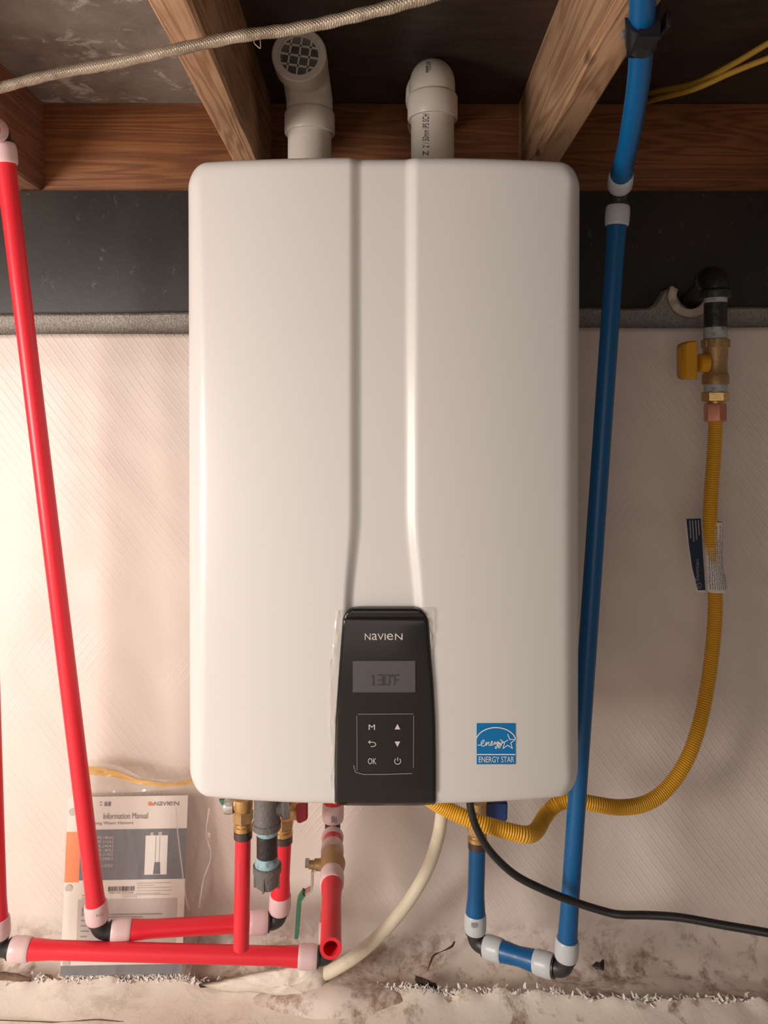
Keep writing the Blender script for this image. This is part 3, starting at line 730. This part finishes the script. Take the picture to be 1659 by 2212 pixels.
slab('test_lever', [(472, 1728), (496, 1728), (493, 1737), (479, 1740)], .95, .004, M['green_h'], Rf, .0005)
# --- gas drip leg
G = empty('gas_drip_leg', P(578, 1918, .93), 'grey iron gas tee with capped drip leg and blue thread sealant under the heater', 'gas fitting')
gt = P(576, 1789, .93); q = .93/F
lathe('tee', gt, up, [(0, 22*q), (0, 29*q), (1.5*q, 31*q), (13*q, 31*q), (15*q, 28.5*q), (40*q, 27.5*q), (56*q, 27.5*q), (70*q, 29*q), (82*q, 31*q)], M['iron'], G, 28)
lathe('tee_outlet', gt+up*44*q, Vector((.95, .28, .04)), [(0, 22*q), (30*q, 22*q), (32*q, 30*q), (46*q, 30*q), (47*q, 23*q)], M['iron'], G, 24)
nz0 = P(578, 1866, .93).z
lathe('nipple', Vector((gt.x+.0006, .93, nz0)), up, [(0, 22.5*q), (gt.z-nz0+.004, 22.5*q)], M['iron_blk'], G, 28)
lathe('sealant', Vector((gt.x+.0006, .93, gt.z-.0065)), up, [(0, 22.6*q), (.001, 23.4*q), (.0075, 23.6*q)], M['dope'], G, 28)
lathe('sealant', Vector((gt.x+.0006, .93, nz0-.001)), up, [(0, 26*q), (.003, 26.5*q), (.006, 24.2*q), (.011, 22.8*q)], M['dope'], G, 28)
zc = P(0, 1918, .93).z
cp = lathe('cap', Vector((gt.x+.0008, .93, zc)), up, [(0, 9*q), (1.5*q, 18*q), (8*q, 25*q), (34*q, 27.5*q), (36*q, 30.5*q), (49*q, 31*q), (51*q, 29*q), (51*q, 25*q)], M['iron'], G, 28)
for a in (-1.75, -.3, .9, 2.2, 3.3):
    d = Vector((math.cos(a), math.sin(a), 0)); cc = Vector((gt.x+.0008, .93, zc))+d*26.5*q
    box('cap_rib', cc+Vector((-2.4*q, -2.4*q, 4*q)), cc+Vector((2.4*q, 2.4*q, 46*q)), M['iron'], cp, bev=.0006)
# --- cold line
Bl = empty('cold_water_line', P(1222, 2096, .96), 'blue cold water pipe climbing the right side of the heater with a U-shaped foot', 'water pipe')
c0, c1, c2, c3 = P(1031, 1825, 1.03), P(1025.5, 2037, 1.03), P(1221, 2096, .965), P(1337, 418, .945)
leg(c0, c1, M['blue'], M['ring_b'], Bl, False, True); elbow(c1, c0-c1, c2-c1, Bl); leg(c1, c2, M['blue'], M['ring_b'], Bl); elbow(c2, c1-c2, c3-c2, Bl)
leg(c2, c3, M['blue'], M['ring_b'], Bl)
cpts = catmull([c3+Vector((0, 0, .002)), P(1342, 378, .91), P(1362, 285, .83), P(1382, 150, .745), P(1388, 0, .66), P(1392, -220, .56), P(1394, -600, .42)], 10)
d = (cpts[8]-cpts[0]).normalized(); elbow(c3, c2-c3, d, Bl); ring(c3+d*E0, d, M['ring_b'], Bl)
ps = [p for p in cpts if (p-c3).length > .020]; pex('pipe', None, None, M['blue'], Bl, True, False, pts=ps)
brass_end(c0, Bl, .0115, .060)
slab('valve_handle', [(1046, 1735), (1097, 1735), (1096, 1773), (1088, 1776), (1090, 1800), (1083, 1806), (1072, 1803), (1070, 1775), (1046, 1776)], 1.035, .010, M['blue_h'], Bl)
# clamp on the joist
sp0, sp1 = P(1385, 92, .712), P(1386, 36, .680); d, u, v = frame(sp1-sp0)
St = empty('pipe_strap', sp0, 'black plastic pipe clamp nailed to the joist around the blue pipe', 'pipe clamp')
vs = []; fs = []; n = 20
for i in range(n+1):
    t = math.pi*(1.02+.96*i/n)+.0; dirv = Vector((math.cos(t), 0, math.sin(t)))
    for s_, r in ((0, .0118), (1, .0118), (1, .0150), (0, .0150)): vs.append(sp0.lerp(sp1, s_)+dirv*r+Vector((0, 0, 0)))
for i in range(n):
    for q_ in range(4): q2 = (q_+1) % 4; fs.append((i*4+q_, i*4+q2, i*4+4+q2, i*4+4+q_))
fs += [(0, 1, 2, 3), tuple(n*4+q_ for q_ in range(4))]; obj('band', vs, fs, M['strap'], St, ang=40)
jx = .228+.019-.004
box('plate', (jx-.0005, sp1.y-.002, sp0.z-.012), (sp0.x-.0115, sp0.y+.002, sp0.z+.03), M['strap'], St, bev=.0015)
box('upright', (sp0.x+.0116, sp1.y, sp0.z-.001), (sp0.x+.0158, sp0.y, sp0.z+.014), M['strap'], St, bev=.0012)
lathe('nail_head', P(1347, 73, .705), Vector((.3, -1, -.7)), [(0, .001), (.001, .0042), (.002, .0042), (.003, .001)], M['nail'], St, 14)
# ================================================================== gas supply
GZ = 1.07; q = GZ/F; gx = (1545.5-CX)*q
def gz_(py): return HC-(py-YH)*q
Gs = empty('gas_supply_pipe', (gx, GZ, gz_(868)), 'black iron gas pipe with brass shutoff valve and yellow handle at upper right', 'gas pipe')
lathe('adaptor_hex', (gx, GZ, gz_(868)), up, [(0, 22*q), (2*q, 28.5*q), (19*q, 28.5*q), (22*q, 24*q)], M['brass'], Gs, 6, phase=.2, ang=20)
lathe('sealant', (gx, GZ, gz_(848)), up, [(0, 23*q), (20*q, 23.5*q)], M['dope_grey'], Gs, 28)
vz = gz_(831)
vl = lathe('valve_body', (gx, GZ, vz), up, [(0, 24*q), (1*q, 27.5*q), (20*q, 27.5*q), (23*q, 26*q), (26*q, 24.8*q), (48*q, 23.8*q), (62*q, 25.5*q), (78*q, 26*q), (80*q, 27.5*q), (97*q, 27.5*q), (99*q, 24*q)], M['brass_dull'], Gs, 32)
for a in range(8):
    t = a*math.pi/4+.35; dd = Vector((math.cos(t), math.sin(t), 0)); cc = Vector((gx, GZ, vz))+dd*21.8*q
    box('wrench_flat', cc+Vector((-6*q, -6*q, 80*q)), cc+Vector((6*q, 6*q, 97*q)), M['brass_dull'], vl, bev=.001)
lathe('handle_stem', (gx-21*q, GZ-.006, gz_(785)), Vector((-1, 0, 0)), [(0, 20*q), (18*q, 20*q), (20*q, 17*q)], M['yellow_h'], Gs, 24)
slab('handle', [(1484, 737), (1506, 735), (1508, 740), (1507.5, 817), (1505, 818.5), (1482, 818), (1479, 812), (1478, 745)], GZ-.0215, .030, M['yellow_h'], Gs, .002)
lathe('nipple', (gx, GZ, gz_(733)), up, [(0, 23.5*q), (100*q, 23.5*q)], M['iron_blk'], Gs, 28)
lathe('sealant', (gx, GZ, gz_(734)), up, [(0, 24.4*q), (22*q, 24*q), (26*q, 23.6*q)], M['dope_grey'], Gs, 28)
lathe('sealant', (gx, GZ, gz_(655)), up, [(0, 23.6*q), (6*q, 24*q), (18*q, 24.4*q)], M['dope_grey'], Gs, 28)
ec = Vector((gx, GZ, gz_(596))); ed = (Vector((.476, 1.20, HC+.182))-ec).normalized()
pts = [ec-up*45*q]+[ (ec-up*30*q)*(1-t)**2+ec*2*t*(1-t)+(ec+ed*30*q)*t*t for t in [i/10 for i in range(11)]]+[ec+ed*48*q]
tube('iron_elbow', pts, 27*q, M['iron_blk'], Gs, 26)
lathe('elbow_band', ec-up*49*q, up, [(0, 25*q), (0, 31*q), (3*q, 32.5*q), (15*q, 32.5*q), (20*q, 28*q)], M['iron_blk'], Gs, 28)
lathe('elbow_band', ec+ed*34*q, ed, [(0, 27*q), (2*q, 32*q), (14*q, 32*q), (14*q, 24*q)], M['iron_blk'], Gs, 28)
tube('wall_nipple', [ec+ed*40*q, ec+ed*.22], 19*q, M['iron_blk'], Gs, 24)
sl = P(1489, 640, 1.185); sd = Vector((-.22, -.90, -.10))
d, u, v = frame(sd); vs = []; fs = []; n = 28; best = None
for i in range(n+1):
    t = math.radians(150+185*i/n); dirv = Vector((math.cos(t), -.12*math.cos(t), math.sin(t)))
    lip = .006*math.sin(i*.9)+.004*noise.noise(Vector((i*.7, 1, 1)))
    for s_, r in ((-.05, .0205), (-.05, .0325), (.012+lip*.3, .0325), (.014+lip*.3, .0300), (.012+lip*.3, .0205)): vs.append(sl+d*s_+dirv*r)
for i in range(n):
    for k in range(5): k2 = (k+1) % 5; fs.append((i*5+k, i*5+k2, i*5+5+k2, i*5+5+k))
fs += [tuple(range(5)), tuple(n*5+k for k in range(5))]
sv = obj('wall_sleeve', vs, fs, M['sleeve'], None, ang=40)
tag(sv, 'beige plastic pipe sleeve let into the concrete wall around the gas pipe', 'pipe sleeve')
# flexible connector
fxp = [P(1545.5, 893, 1.07), P(1545, 930, 1.07), P(1541, 1000, 1.07), P(1535, 1080, 1.07), P(1534, 1150, 1.072), P(1540, 1230, 1.075), P(1545, 1300, 1.075), P(1541, 1380, 1.075), P(1530, 1470, 1.07), P(1512, 1560, 1.06), P(1484, 1640, 1.05), P(1442, 1702, 1.04), P(1395, 1735, 1.03),
       P(1340, 1744, 1.02), P(1285, 1737, 1.015), P(1240, 1729, 1.015), P(1205, 1736, 1.02), P(1178, 1762, 1.015), P(1160, 1792, .975), P(1140, 1803, .95), P(1105, 1797, .945), P(1050, 1782, .945), P(1000, 1764, .95), P(955, 1742, .955), P(880, 1700, .95), P(760, 1680, .95), P(680, 1700, .955), P(645, 1716, .95), P(622, 1722, .945)]
fx = resample(catmull(fxp, 16), .0008)
Fx = empty('gas_connector', P(1545.5, 893, 1.07), 'yellow corrugated flexible gas hose curving from the shutoff valve under the heater', 'gas hose')
# each ridge is four steps of .8 mm
tube('corrugated_tube', fx, lambda i: (.0101, .0098, .0083, .0095)[i % 4], M['yellow'], Fx, 18)
lathe('flare_nut', (gx-.0005, GZ, gz_(912)), up, [(0, 18*q), (1*q, 21*q), (4*q, 23*q), (34*q, 23*q), (40*q, 22*q), (42*q, 18*q)], M['copper'], Fx, 6, phase=.0, ang=20)
lathe('nut_neck', (gx, GZ, gz_(872)), up, [(0, 19*q), (5*q, 19*q)], M['brass'], Fx, 24)
# paper label wrapped on the hose and its navy flap
LB = [(1127, 1519, 1560), (1150, 1519, 1560), (1200, 1521, 1559), (1230, 1523, 1562), (1255, 1526, 1568), (1278, 1527, 1571)]
def wrap_pt(py, t):
    l = interp([(a, b) for a, b, c in LB], py); r = interp([(a, c) for a, b, c in LB], py); c = (l+r)/2; h = (r-l)/2; a = math.pi*(t)
    Z0 = 1.074; x = ((c-CX)-h*math.cos(a))*Z0/F; y = Z0-h*Z0/F*.75*math.sin(a); return Vector((x, y, HC-(py-YH)*Z0/F))
vs = []; fs = []; nt_, ny = 28, 16
for j in range(ny+1):
    py = 1127+151*j/ny
    for i in range(nt_+1):
        p = wrap_pt(py, -.55+1.85*i/nt_); p += Vector((0, .0008*noise.noise(p*120), 0)); vs.append(p)
for j in range(ny):
    for i in range(nt_): k = j*(nt_+1)+i; fs.append((k, k+1, k+nt_+2, k+nt_+1))
lab = obj('paper_label', vs, fs, M['paper'], Fx, ang=50); lab['label'] = 'white paper label wrapped on the hose'
def S_wrap(px, py):
    l = interp([(a, b) for a, b, c in LB], py); r = interp([(a, c) for a, b, c in LB], py); u = max(.02, min(.98, (px-l)/(r-l))); t = math.acos(1-2*u)/math.pi
    p = wrap_pt(py, t); return p+Vector((0, -.0007, 0))
tx = []
for i in range(9):
    x0 = 1524+i*4.2
    y = 1134+random.uniform(0, 4)
    while y < 1270:
        L = random.uniform(3, 13); y2 = min(1272, y+L); n = 3
        if not (i in (1, 3, 5, 7) and y < 1160): tx.append(stroke_g([(x0+(y+(y2-y)*k/n-1134)*.045+.5*math.sin(y*.2), y+(y2-y)*k/n) for k in range(n+1)], 1.3))
        y = y2+random.uniform(.8, 2)
printed('label_print', merge(tx), S_wrap, M['p_text'], lab)
fl = [(1483, 1121), (1514, 1120), (1518, 1190), (1524, 1275), (1508, 1275), (1496, 1228), (1489, 1180)]
fb = slab('label_flap_backing', [(x-3, y+4) for x, y in fl], 1.063, .0006, M['paper'], Fx, 0)
fp = slab('label_flap', fl, 1.061, .0008, M['p_navy'], Fx, 0); fp['label'] = 'navy blue label flap with white lettering'
sfl = S_plane(1.0604)
printed('flap_lettering', text_g('Eastman', (1502, 1208, 1509.5, 1254), 1), sfl, M['print_dim'], fp)
printed('flap_emblem', merge([stroke_g([(1510+5*math.cos(a/10*math.pi), 1264.5+6.5*math.sin(a/10*math.pi)) for a in range(20)], 1, True), stroke_g([(1510+2.6*math.cos(a/10*math.pi), 1264.5+3.6*math.sin(a/10*math.pi)) for a in range(3, 18)], .9)]), sfl, M['print_dim'], fp)
printed('flap_small_print', merge([stroke_g([(x, y0), (x+(y1-y0)*.06, y1)], 2.2) for x, y0, y1 in ((1490, 1124, 1163), (1496, 1124, 1170), (1502.5, 1124, 1166), (1508.5, 1124, 1156))]), sfl, M['print_dim'], fp)
# ================================================================== hoses and cables
hs = tube('condensate_hose', catmull([P(962, 1690, 1.02), P(956, 1745, 1.03), P(946, 1810, 1.04), P(922, 1880, 1.05), P(880, 1950, 1.055), P(830, 2010, 1.06), P(775, 2060, 1.06), P(722, 2094, 1.07), P(690, 2108, 1.085), P(660, 2118, 1.10)], 10), .0086, M['hose'], None, 20)
tag(hs, 'cream plastic condensate hose curving from the heater down to the floor', 'hose')
cd = tube('power_cord', catmull([P(1016, 1720, .92), P(1017, 1747, .92), P(1030, 1790, .92), P(1060, 1840, .925), P(1110, 1888, .93), P(1170, 1920, .93), P(1240, 1948, .93), P(1310, 1970, .925), P(1345, 1976, .92), P(1400, 1977, .915), P(1470, 1982, .905), P(1560, 1998, .89), P(1665, 2016, .87), P(1850, 2050, .84)], 10), .0046, M['cord'], None, 16)
tag(cd, 'thin glossy black power cord drooping from the heater to the right', 'power cord')
zc_ = .338
def cp_(px, py, dz=0): return P(px, py, (zc_+dz)*F/(YH-py))
ic = tube('insulated_cable', catmull([cp_(-330, 262), cp_(-120, 225), cp_(0, 190), cp_(120, 160), cp_(250, 136), cp_(380, 107), cp_(520, 78), cp_(640, 62), cp_(760, 36), cp_(900, 0), cp_(1060, -48), cp_(1300, -130)], 14), lambda i: .0053+.0003*math.sin(i*.9), M['braid'], None, 18)
tag(ic, 'silver braided insulated cable sagging across below the joists at top left', 'cable')
th = tube('loose_thread', catmull([P(551, 82, .72), P(549, 92, .72), P(556, 100, .72), P(562, 104, .72), P(563, 97, .72), P(562, 84, .72)], 6), .0005, M['thread'], None, 6)
tag(th, 'pale loop of loose thread dangling from the silver cable', 'thread')
for k, pts in enumerate(([P(1392, 203, 1.2255), P(1425, 196, 1.15), P(1500, 180, 1.08), P(1580, 140, 1.03), P(1665, 90, .99), P(1850, -20, .92)], [P(1392, 222, 1.2255), P(1425, 212, 1.14), P(1500, 192, 1.07), P(1580, 157, 1.04), P(1665, 124, 1.02), P(1850, 60, .98)])):
    c_ = tube('electrical_cable', catmull(pts, 10), .0042, M['nmwire'], None, 12)
    tag(c_, ('upper of two yellow electrical cables under the floor boards at top right', 'lower of two yellow electrical cables under the floor boards at top right')[k], 'cable', 'yellow electrical cables')
# ================================================================== manual in its bag
MZ = 1.118
def Mp(u, t, e=0):
    tl, tr, bl_, br = (147, 1722), (406, 1718), (130, 2108), (393, 2103)
    px = (tl[0]*(1-u)+tr[0]*u)*(1-t)+(bl_[0]*(1-u)+br[0]*u)*t; py = (tl[1]*(1-u)+tr[1]*u)*(1-t)+(bl_[1]*(1-u)+br[1]*u)*t
    return P(px, py, MZ-e-.032*t)
Mn = empty('manual', Mp(.5, 1), 'printed information manual with orange and slate cover inside the clear bag', 'booklet')
vs = [Mp(u, t, e) for e in (0, -.006) for u, t in ((0, 0), (1, 0), (1, 1), (0, 1))]
obj('pages', vs, [(0, 1, 2, 3), (4, 5, 6, 7), (0, 1, 5, 4), (1, 2, 6, 5), (2, 3, 7, 6), (3, 0, 4, 7)], M['paper'], Mn, smooth=False)
def S_man(e): return lambda px, py: Mp(px, py, e)
def mrect(name, u0, t0, u1, t1, mt, e=.0005, parent=None): return printed(name, grid_g(u0, t0, u1, t1, 1, 1), S_man(e), M[mt], parent or Mn)
mrect('cover_band', .12, .185, 1, .468, 'p_slate'); mrect('cover_band', 0, .195, .12, .478, 'p_orange'); mrect('cover_band', 0, .945, 1, 1, 'p_slate')
gb = mrect('text_box', .12, .575, .94, .90, 'p_grey')
printed('cover_title', text_g('Information Manual', (.30, .093, .67, .127)), S_man(.001), M['p_text'], Mn)
printed('cover_subtitle', text_g('Condensing Water Heaters', (.10, .140, .55, .162)), S_man(.001), M['p_text'], Mn)
printed('cover_logo', logo_g(.72, .033, .925, .056), S_man(.001), M['p_text'], Mn)
printed('cover_logo_mark', merge([rect_g(.67, .033, .685, .056), rect_g(.688, .033, .695, .056), rect_g(.70, .04, .712, .056)]), S_man(.001), M['p_orange'], Mn)
printed('small_icons', merge([rect_g(.265, .03, .285, .035), rect_g(.265, .045, .285, .05), rect_g(.305, .03, .325, .054), rect_g(.335, .03, .355, .054)]), S_man(.001), M['p_text'], Mn)
for i, s in enumerate(('NPE-180A2', 'NPE-210A2', 'NPE-240A2', 'NPE-180S2', 'NPE-210S2', 'NPE-240S2', 'NPE-150S2')):
    t = .222+i*.0235+(.016 if i == 6 else 0); printed('model_lettering', text_g(s, (.235, t, .395, t+.016)), S_man(.001), M['print_grey'], Mn)
pc = mrect('cover_picture', .66, .222, .845, .442, 'white_print', .001)
printed('picture_detail', merge([rect_g(.742, .225, .748, .37), rect_g(.775, .225, .779, .37)]), S_man(.0014), M['p_grey'], pc)
printed('picture_detail', ([Vector((.74, .372)), Vector((.785, .372)), Vector((.79, .44)), Vector((.732, .44))], [(0, 1, 2, 3)]), S_man(.0015), M['p_slate'], pc)
printed('picture_vents', merge([rect_g(.70, .205, .725, .222), rect_g(.765, .202, .795, .222)]), S_man(.001), M['p_grey'], pc)
br_ = []; x = .365
while x < .58: wd = random.choice((.003, .005, .008)); br_.append(rect_g(x, .505, x+wd, .532)); x += wd+random.choice((.003, .004, .006))
printed('barcode', merge(br_), S_man(.001), M['ink'], Mn); printed('barcode_digits', text_g('30001197C22910266', (.37, .535, .575, .546)), S_man(.001), M['p_text'], Mn)
ln = []
for t, a, b in ((.487, .60, .88), (.50, .60, .74), (.513, .60, .88), (.53, .60, .89), (.545, .60, .8), (.552, .48, .88), (.563, .48, .6)): ln.append(rect_g(a, t, b, t+.0045))
printed('side_print', merge([rect_g(.15, .552, .19, .556), rect_g(.15, .567, .23, .570)]), S_man(.001), M['p_text'], Mn)
printed('fine_print', merge(ln), S_man(.001), M['p_grey'], Mn)
ln = []
for t, a, b in ((.66, .36, .82), (.675, .36, .66), (.70, .34, .88), (.66, .15, .19), (.69, .15, .2), (.72, .15, .21), (.75, .15, .22), (.78, .15, .2), (.81, .15, .24), (.84, .15, .22), (.872, .15, .5), (.885, .15, .46)): ln.append(rect_g(a, t, b, t+.006))
printed('warning_text', merge(ln), S_man(.001), M['p_text'], Mn)
wp = mrect('warning_patch', .155, .62, .205, .655, 'p_text', .001); printed('warning_triangle', ([Vector((.18, .626)), Vector((.193, .65)), Vector((.167, .65))], [(0, 1, 2)]), S_man(.0015), M['paper'], wp)
for u, t in ((.045, .083), (.04, .51), (.045, .93)):
    lathe('punch_hole', Mp(u, t, .0002), (0, -1, 0), [(0, .0055), (.0006, .0055)], M['p_grey'], Mn, 20)
# clear bag
def bag_pt(u, t):
    l = interp([(0, 152), (.12, 150), (.3, 140), (1, 126)], t); r = interp([(0, 425), (.1, 462), (.35, 470), (.6, 452), (1, 408)], t)
    px = l+(r-l)*u; py = 1655+(2112-1655)*t; f = .006*abs(noise.noise(Vector((u*6+2, t*3, 1))))+.004*abs(noise.noise(Vector((u*17, t*8+u*6, 4))))
    e = sstep(.78, .9, u)*.010*noise.noise(Vector((u*14, t*5, 9))); return P(px, py, MZ-.006-.032*t-f-e)
nu, nt2 = 44, 60; vs = [bag_pt(i/nu, j/nt2) for i in range(nu+1) for j in range(nt2+1)]
fs = [(i*(nt2+1)+j, i*(nt2+1)+j+1, (i+1)*(nt2+1)+j+1, (i+1)*(nt2+1)+j) for i in range(nu) for j in range(nt2)]
Bg = empty('plastic_bag', P(260, 2112, MZ), 'clear crinkled plastic bag with amber top fold hanging against the insulation', 'bag')
obj('front_sheet', vs, fs, M['bag'], Bg, ang=25)
def strip(name, top, bot, Z, mt, amp=.004):
    vs = []; fs = []; n = 50
    for i in range(n+1):
        x = top[0][0]+(top[-1][0]-top[0][0])*i/n
        for k in range(7):
            y = interp(top, x)+(interp(bot, x)-interp(top, x))*k/6; vs.append(P(x, y, Z-amp*(.5+noise.noise(Vector((x*.03, k*.5, 3))))))
    for i in range(n):
        for k in range(6): q_ = i*7+k; fs.append((q_, q_+1, q_+8, q_+7))
    return obj(name, vs, fs, M[mt], Bg, ang=40)
strip('top_flap', [(150, 1650), (200, 1640), (260, 1655), (310, 1682), (360, 1684), (425, 1678)], [(150, 1715), (200, 1712), (280, 1712), (340, 1708), (425, 1700)], 1.108, 'bag_fold')
strip('amber_fold', [(152, 1658), (200, 1656), (245, 1664), (290, 1682), (350, 1692), (425, 1684)], [(152, 1672), (200, 1674), (245, 1678), (290, 1692), (350, 1700), (425, 1694)], 1.102, 'film_yel', .003)
for pts, wd in (([(452, 1745), (446, 1800), (456, 1850), (440, 1900), (430, 1960)], 4), ([(380, 1745), (384, 1800), (394, 1880), (400, 1930), (408, 1965)], 3)):
    n = len(pts); cu = catmull([P(x, y, 1.092) for x, y in pts], 8)
    tube('bag_crease', cu, lambda i: .0011, M['bag_fold'], Bg, 6)
# ================================================================== small things
pn = empty('cap_nail', P(168, 762, 1.148), 'small round clear plastic cap nail pinning the insulation at upper left', 'nail')
lathe('cap', P(168, 762, 1.151), (0, -1, 0), [(0, .0068), (.002, .0076), (.0032, .0066), (.0022, .0058), (.0022, .002)], M['pinwhite'], pn, 24)
lathe('stud', P(168, 762, 1.1495), (0, -1, 0), [(0, .0022), (.0035, .0018), (.0042, .001)], M['pinwhite'], pn, 12)
def leafy(name, px, Z, mt, label, curl=.004):
    n = len(px); c = sum((P(x, y, Z) for x, y in px), Vector())/n; c.y -= curl
    vs = [P(x, y, Z)+Vector((0, .004*math.sin(i*2.1), 0)) for i, (x, y) in enumerate(px)]+[c]; k = len(vs)
    vs += [p+Vector((0, .0008, .0004)) for p in vs]; fs = []
    for i in range(n): fs += [(i, (i+1) % n, n), (k+i, k+(i+1) % n, k+n), (i, (i+1) % n, k+(i+1) % n, k+i)]
    return tag(obj(name, vs, fs, M[mt], None, ang=20), label, 'leaf' if 'leaf' in name else 'scrap')
leafy('dry_leaf', [(95, 2105), (108, 2110), (130, 2111), (146, 2120), (160, 2127), (140, 2133), (120, 2130), (110, 2119)], 1.088, 'leaf', 'grey-brown curled dry leaf on the floor below the manual')
leafy('torn_scrap', [(1279, 2087), (1290, 2082), (1295, 2076), (1302, 2073), (1307, 2079), (1304, 2087), (1304, 2098), (1296, 2097), (1288, 2092)], 1.085, 'scrap', 'small black torn scrap on the floor right of the blue pipe foot')
leafy('brown_leaf', [(1158, 2188), (1175, 2180), (1200, 2184), (1218, 2196), (1212, 2207), (1185, 2206), (1165, 2198)], 1.05, 'leaf2', 'flat reddish brown leaf lying at the bottom edge below the blue pipe')
tw = tube('twig', catmull([P(1198, 2175, 1.055), P(1210, 2182, 1.05), P(1228, 2196, 1.045), P(1250, 2216, 1.035)], 6), .0012, M['bark'], None, 8); tag(tw, 'thin dark twig lying on the ground sheet at the bottom right', 'twig')
ht = tube('fine_thread', catmull([P(-20, 2203, 1.03), P(60, 2206, 1.03), P(130, 2208, 1.03), P(200, 2203, 1.03), P(240, 2205, 1.03), P(310, 2212, 1.027)], 8), .0006, M['bark'], None, 6); tag(ht, 'fine dark thread lying on the ground sheet at bottom left', 'thread')

# torn flap of the facing over the hose end, soil patches in the tears, one coloured dark as a shaded hole
def flap(name, outline, Z, bulge, mt, parent=None, thick=.0015):
    n = len(outline); cx_ = sum(p[0] for p in outline)/n; cy_ = sum(p[1] for p in outline)/n; vs = []; fs = []; K = 7
    dense = []
    for i in range(n):
        a, b = Vector(outline[i]), Vector(outline[(i+1) % n])
        for k in range(4): dense.append(a.lerp(b, k/4)+Vector((random.uniform(-1.6, 1.6), random.uniform(-1.6, 1.6))))
    m_ = len(dense)
    for k in range(K+1):
        f = k/K
        for p in dense:
            x, y = p.x+(cx_-p.x)*f, p.y+(cy_-p.y)*f
            d_ = bulge*math.sqrt(max(0, 1-(1-f)**2))+.0035*noise.fractal(Vector((x*.03, y*.04, 2)), .8, 2, 4)
            vs.append(P(x, y, Z-d_))
    for k in range(K):
        for i in range(m_): j = (i+1) % m_; fs.append((k*m_+i, k*m_+j, (k+1)*m_+j, (k+1)*m_+i))
    o = obj(name, vs, fs, M[mt], parent, ang=70)
    if thick: md = o.modifiers.new('thick', 'SOLIDIFY'); md.thickness = thick
    return o
flap('torn_flap', [(430, 2128), (500, 2112), (560, 2098), (612, 2090), (660, 2078), (690, 2088), (703, 2104), (704, 2128), (712, 2146), (706, 2162), (712, 2184), (690, 2178), (640, 2160), (560, 2146), (480, 2142)], 1.072, .012, 'sheet', bl)
for px, label in (([(895, 2106), (915, 2112), (940, 2124), (956, 2136), (945, 2146), (925, 2142), (910, 2134), (898, 2120)], 'dark clod of soil standing in for a shaded hole in the torn sheet below the condensate hose'),  # hole in the sheet drawn as soil, its shade put into the colour
    ([(1120, 2176), (1160, 2180), (1200, 2190), (1230, 2206), (1190, 2210), (1150, 2200), (1128, 2190)], 'brown soil patch under the leaf at the bottom edge'),
    ([(-10, 2098), (30, 2100), (70, 2112), (66, 2122), (30, 2120), (-10, 2116)], 'brown soil patch at the far left foot of the wall'),
    ([(385, 2140), (420, 2124), (480, 2116), (520, 2112), (500, 2128), (460, 2140), (420, 2146)], 'dark soil patch left of the torn white flap')):
    tag(flap('soil_patch', px, 1.086 if px[0][0] < 800 else (1.075 if px[0][0] < 1000 else 1.052), (.002 if 'clod' in label else .006), 'dirt_hole' if 'clod' in label or 'dark' in label else 'dirt', None, 0), label, 'soil', 'soil patches at the foot of the wall')
tw = tube('fold_shadow', catmull([P(982, 2034, 1.118), P(975, 2045, 1.112), P(955, 2055, 1.105), P(938, 2063, 1.10), P(930, 2078, 1.095), P(924, 2097, 1.085)], 6), lambda i: .0011+.0006*math.sin(i*.37), M['bark'], None, 8); tag(tw, 'thin brown strand standing in for the shadow of a dirty fold in the sheet left of the blue pipe foot', 'fold_shadow')  # brown tube drawn for the shadow of a dirty fold
# print on the expansion rings and the relief pipe
def ring_print(px, py, Z, r, parent, w_=14, h_=14):
    xc = (px-CX)*Z/F; gl_ = []
    for i in range(4): gl_.append(rect_g(px-w_/2+i*w_/3.6, py-h_/2+random.uniform(0, 3), px-w_/2+i*w_/3.6+1.6, py+h_/2-random.uniform(0, 5)))
    o = printed('ring_print', merge(gl_), S_cyl(xc, Z, r), M['p_text'], parent); return o
ring_print(1025, 2000, 1.03, .0156, Bl); ring_print(722, 1772, 1.05, .0156, B, 12, 18); ring_print(216, 1978, 1.0, .0158, A, 16, 8)
printed('pipe_print', text_g('PEX-A 3/4 IN HOT WATER', (514.5, 1858, 518.5, 1928), 1), S_cyl((523-CX)*.945/F, .945, .0099), M['p_text'], Rf)
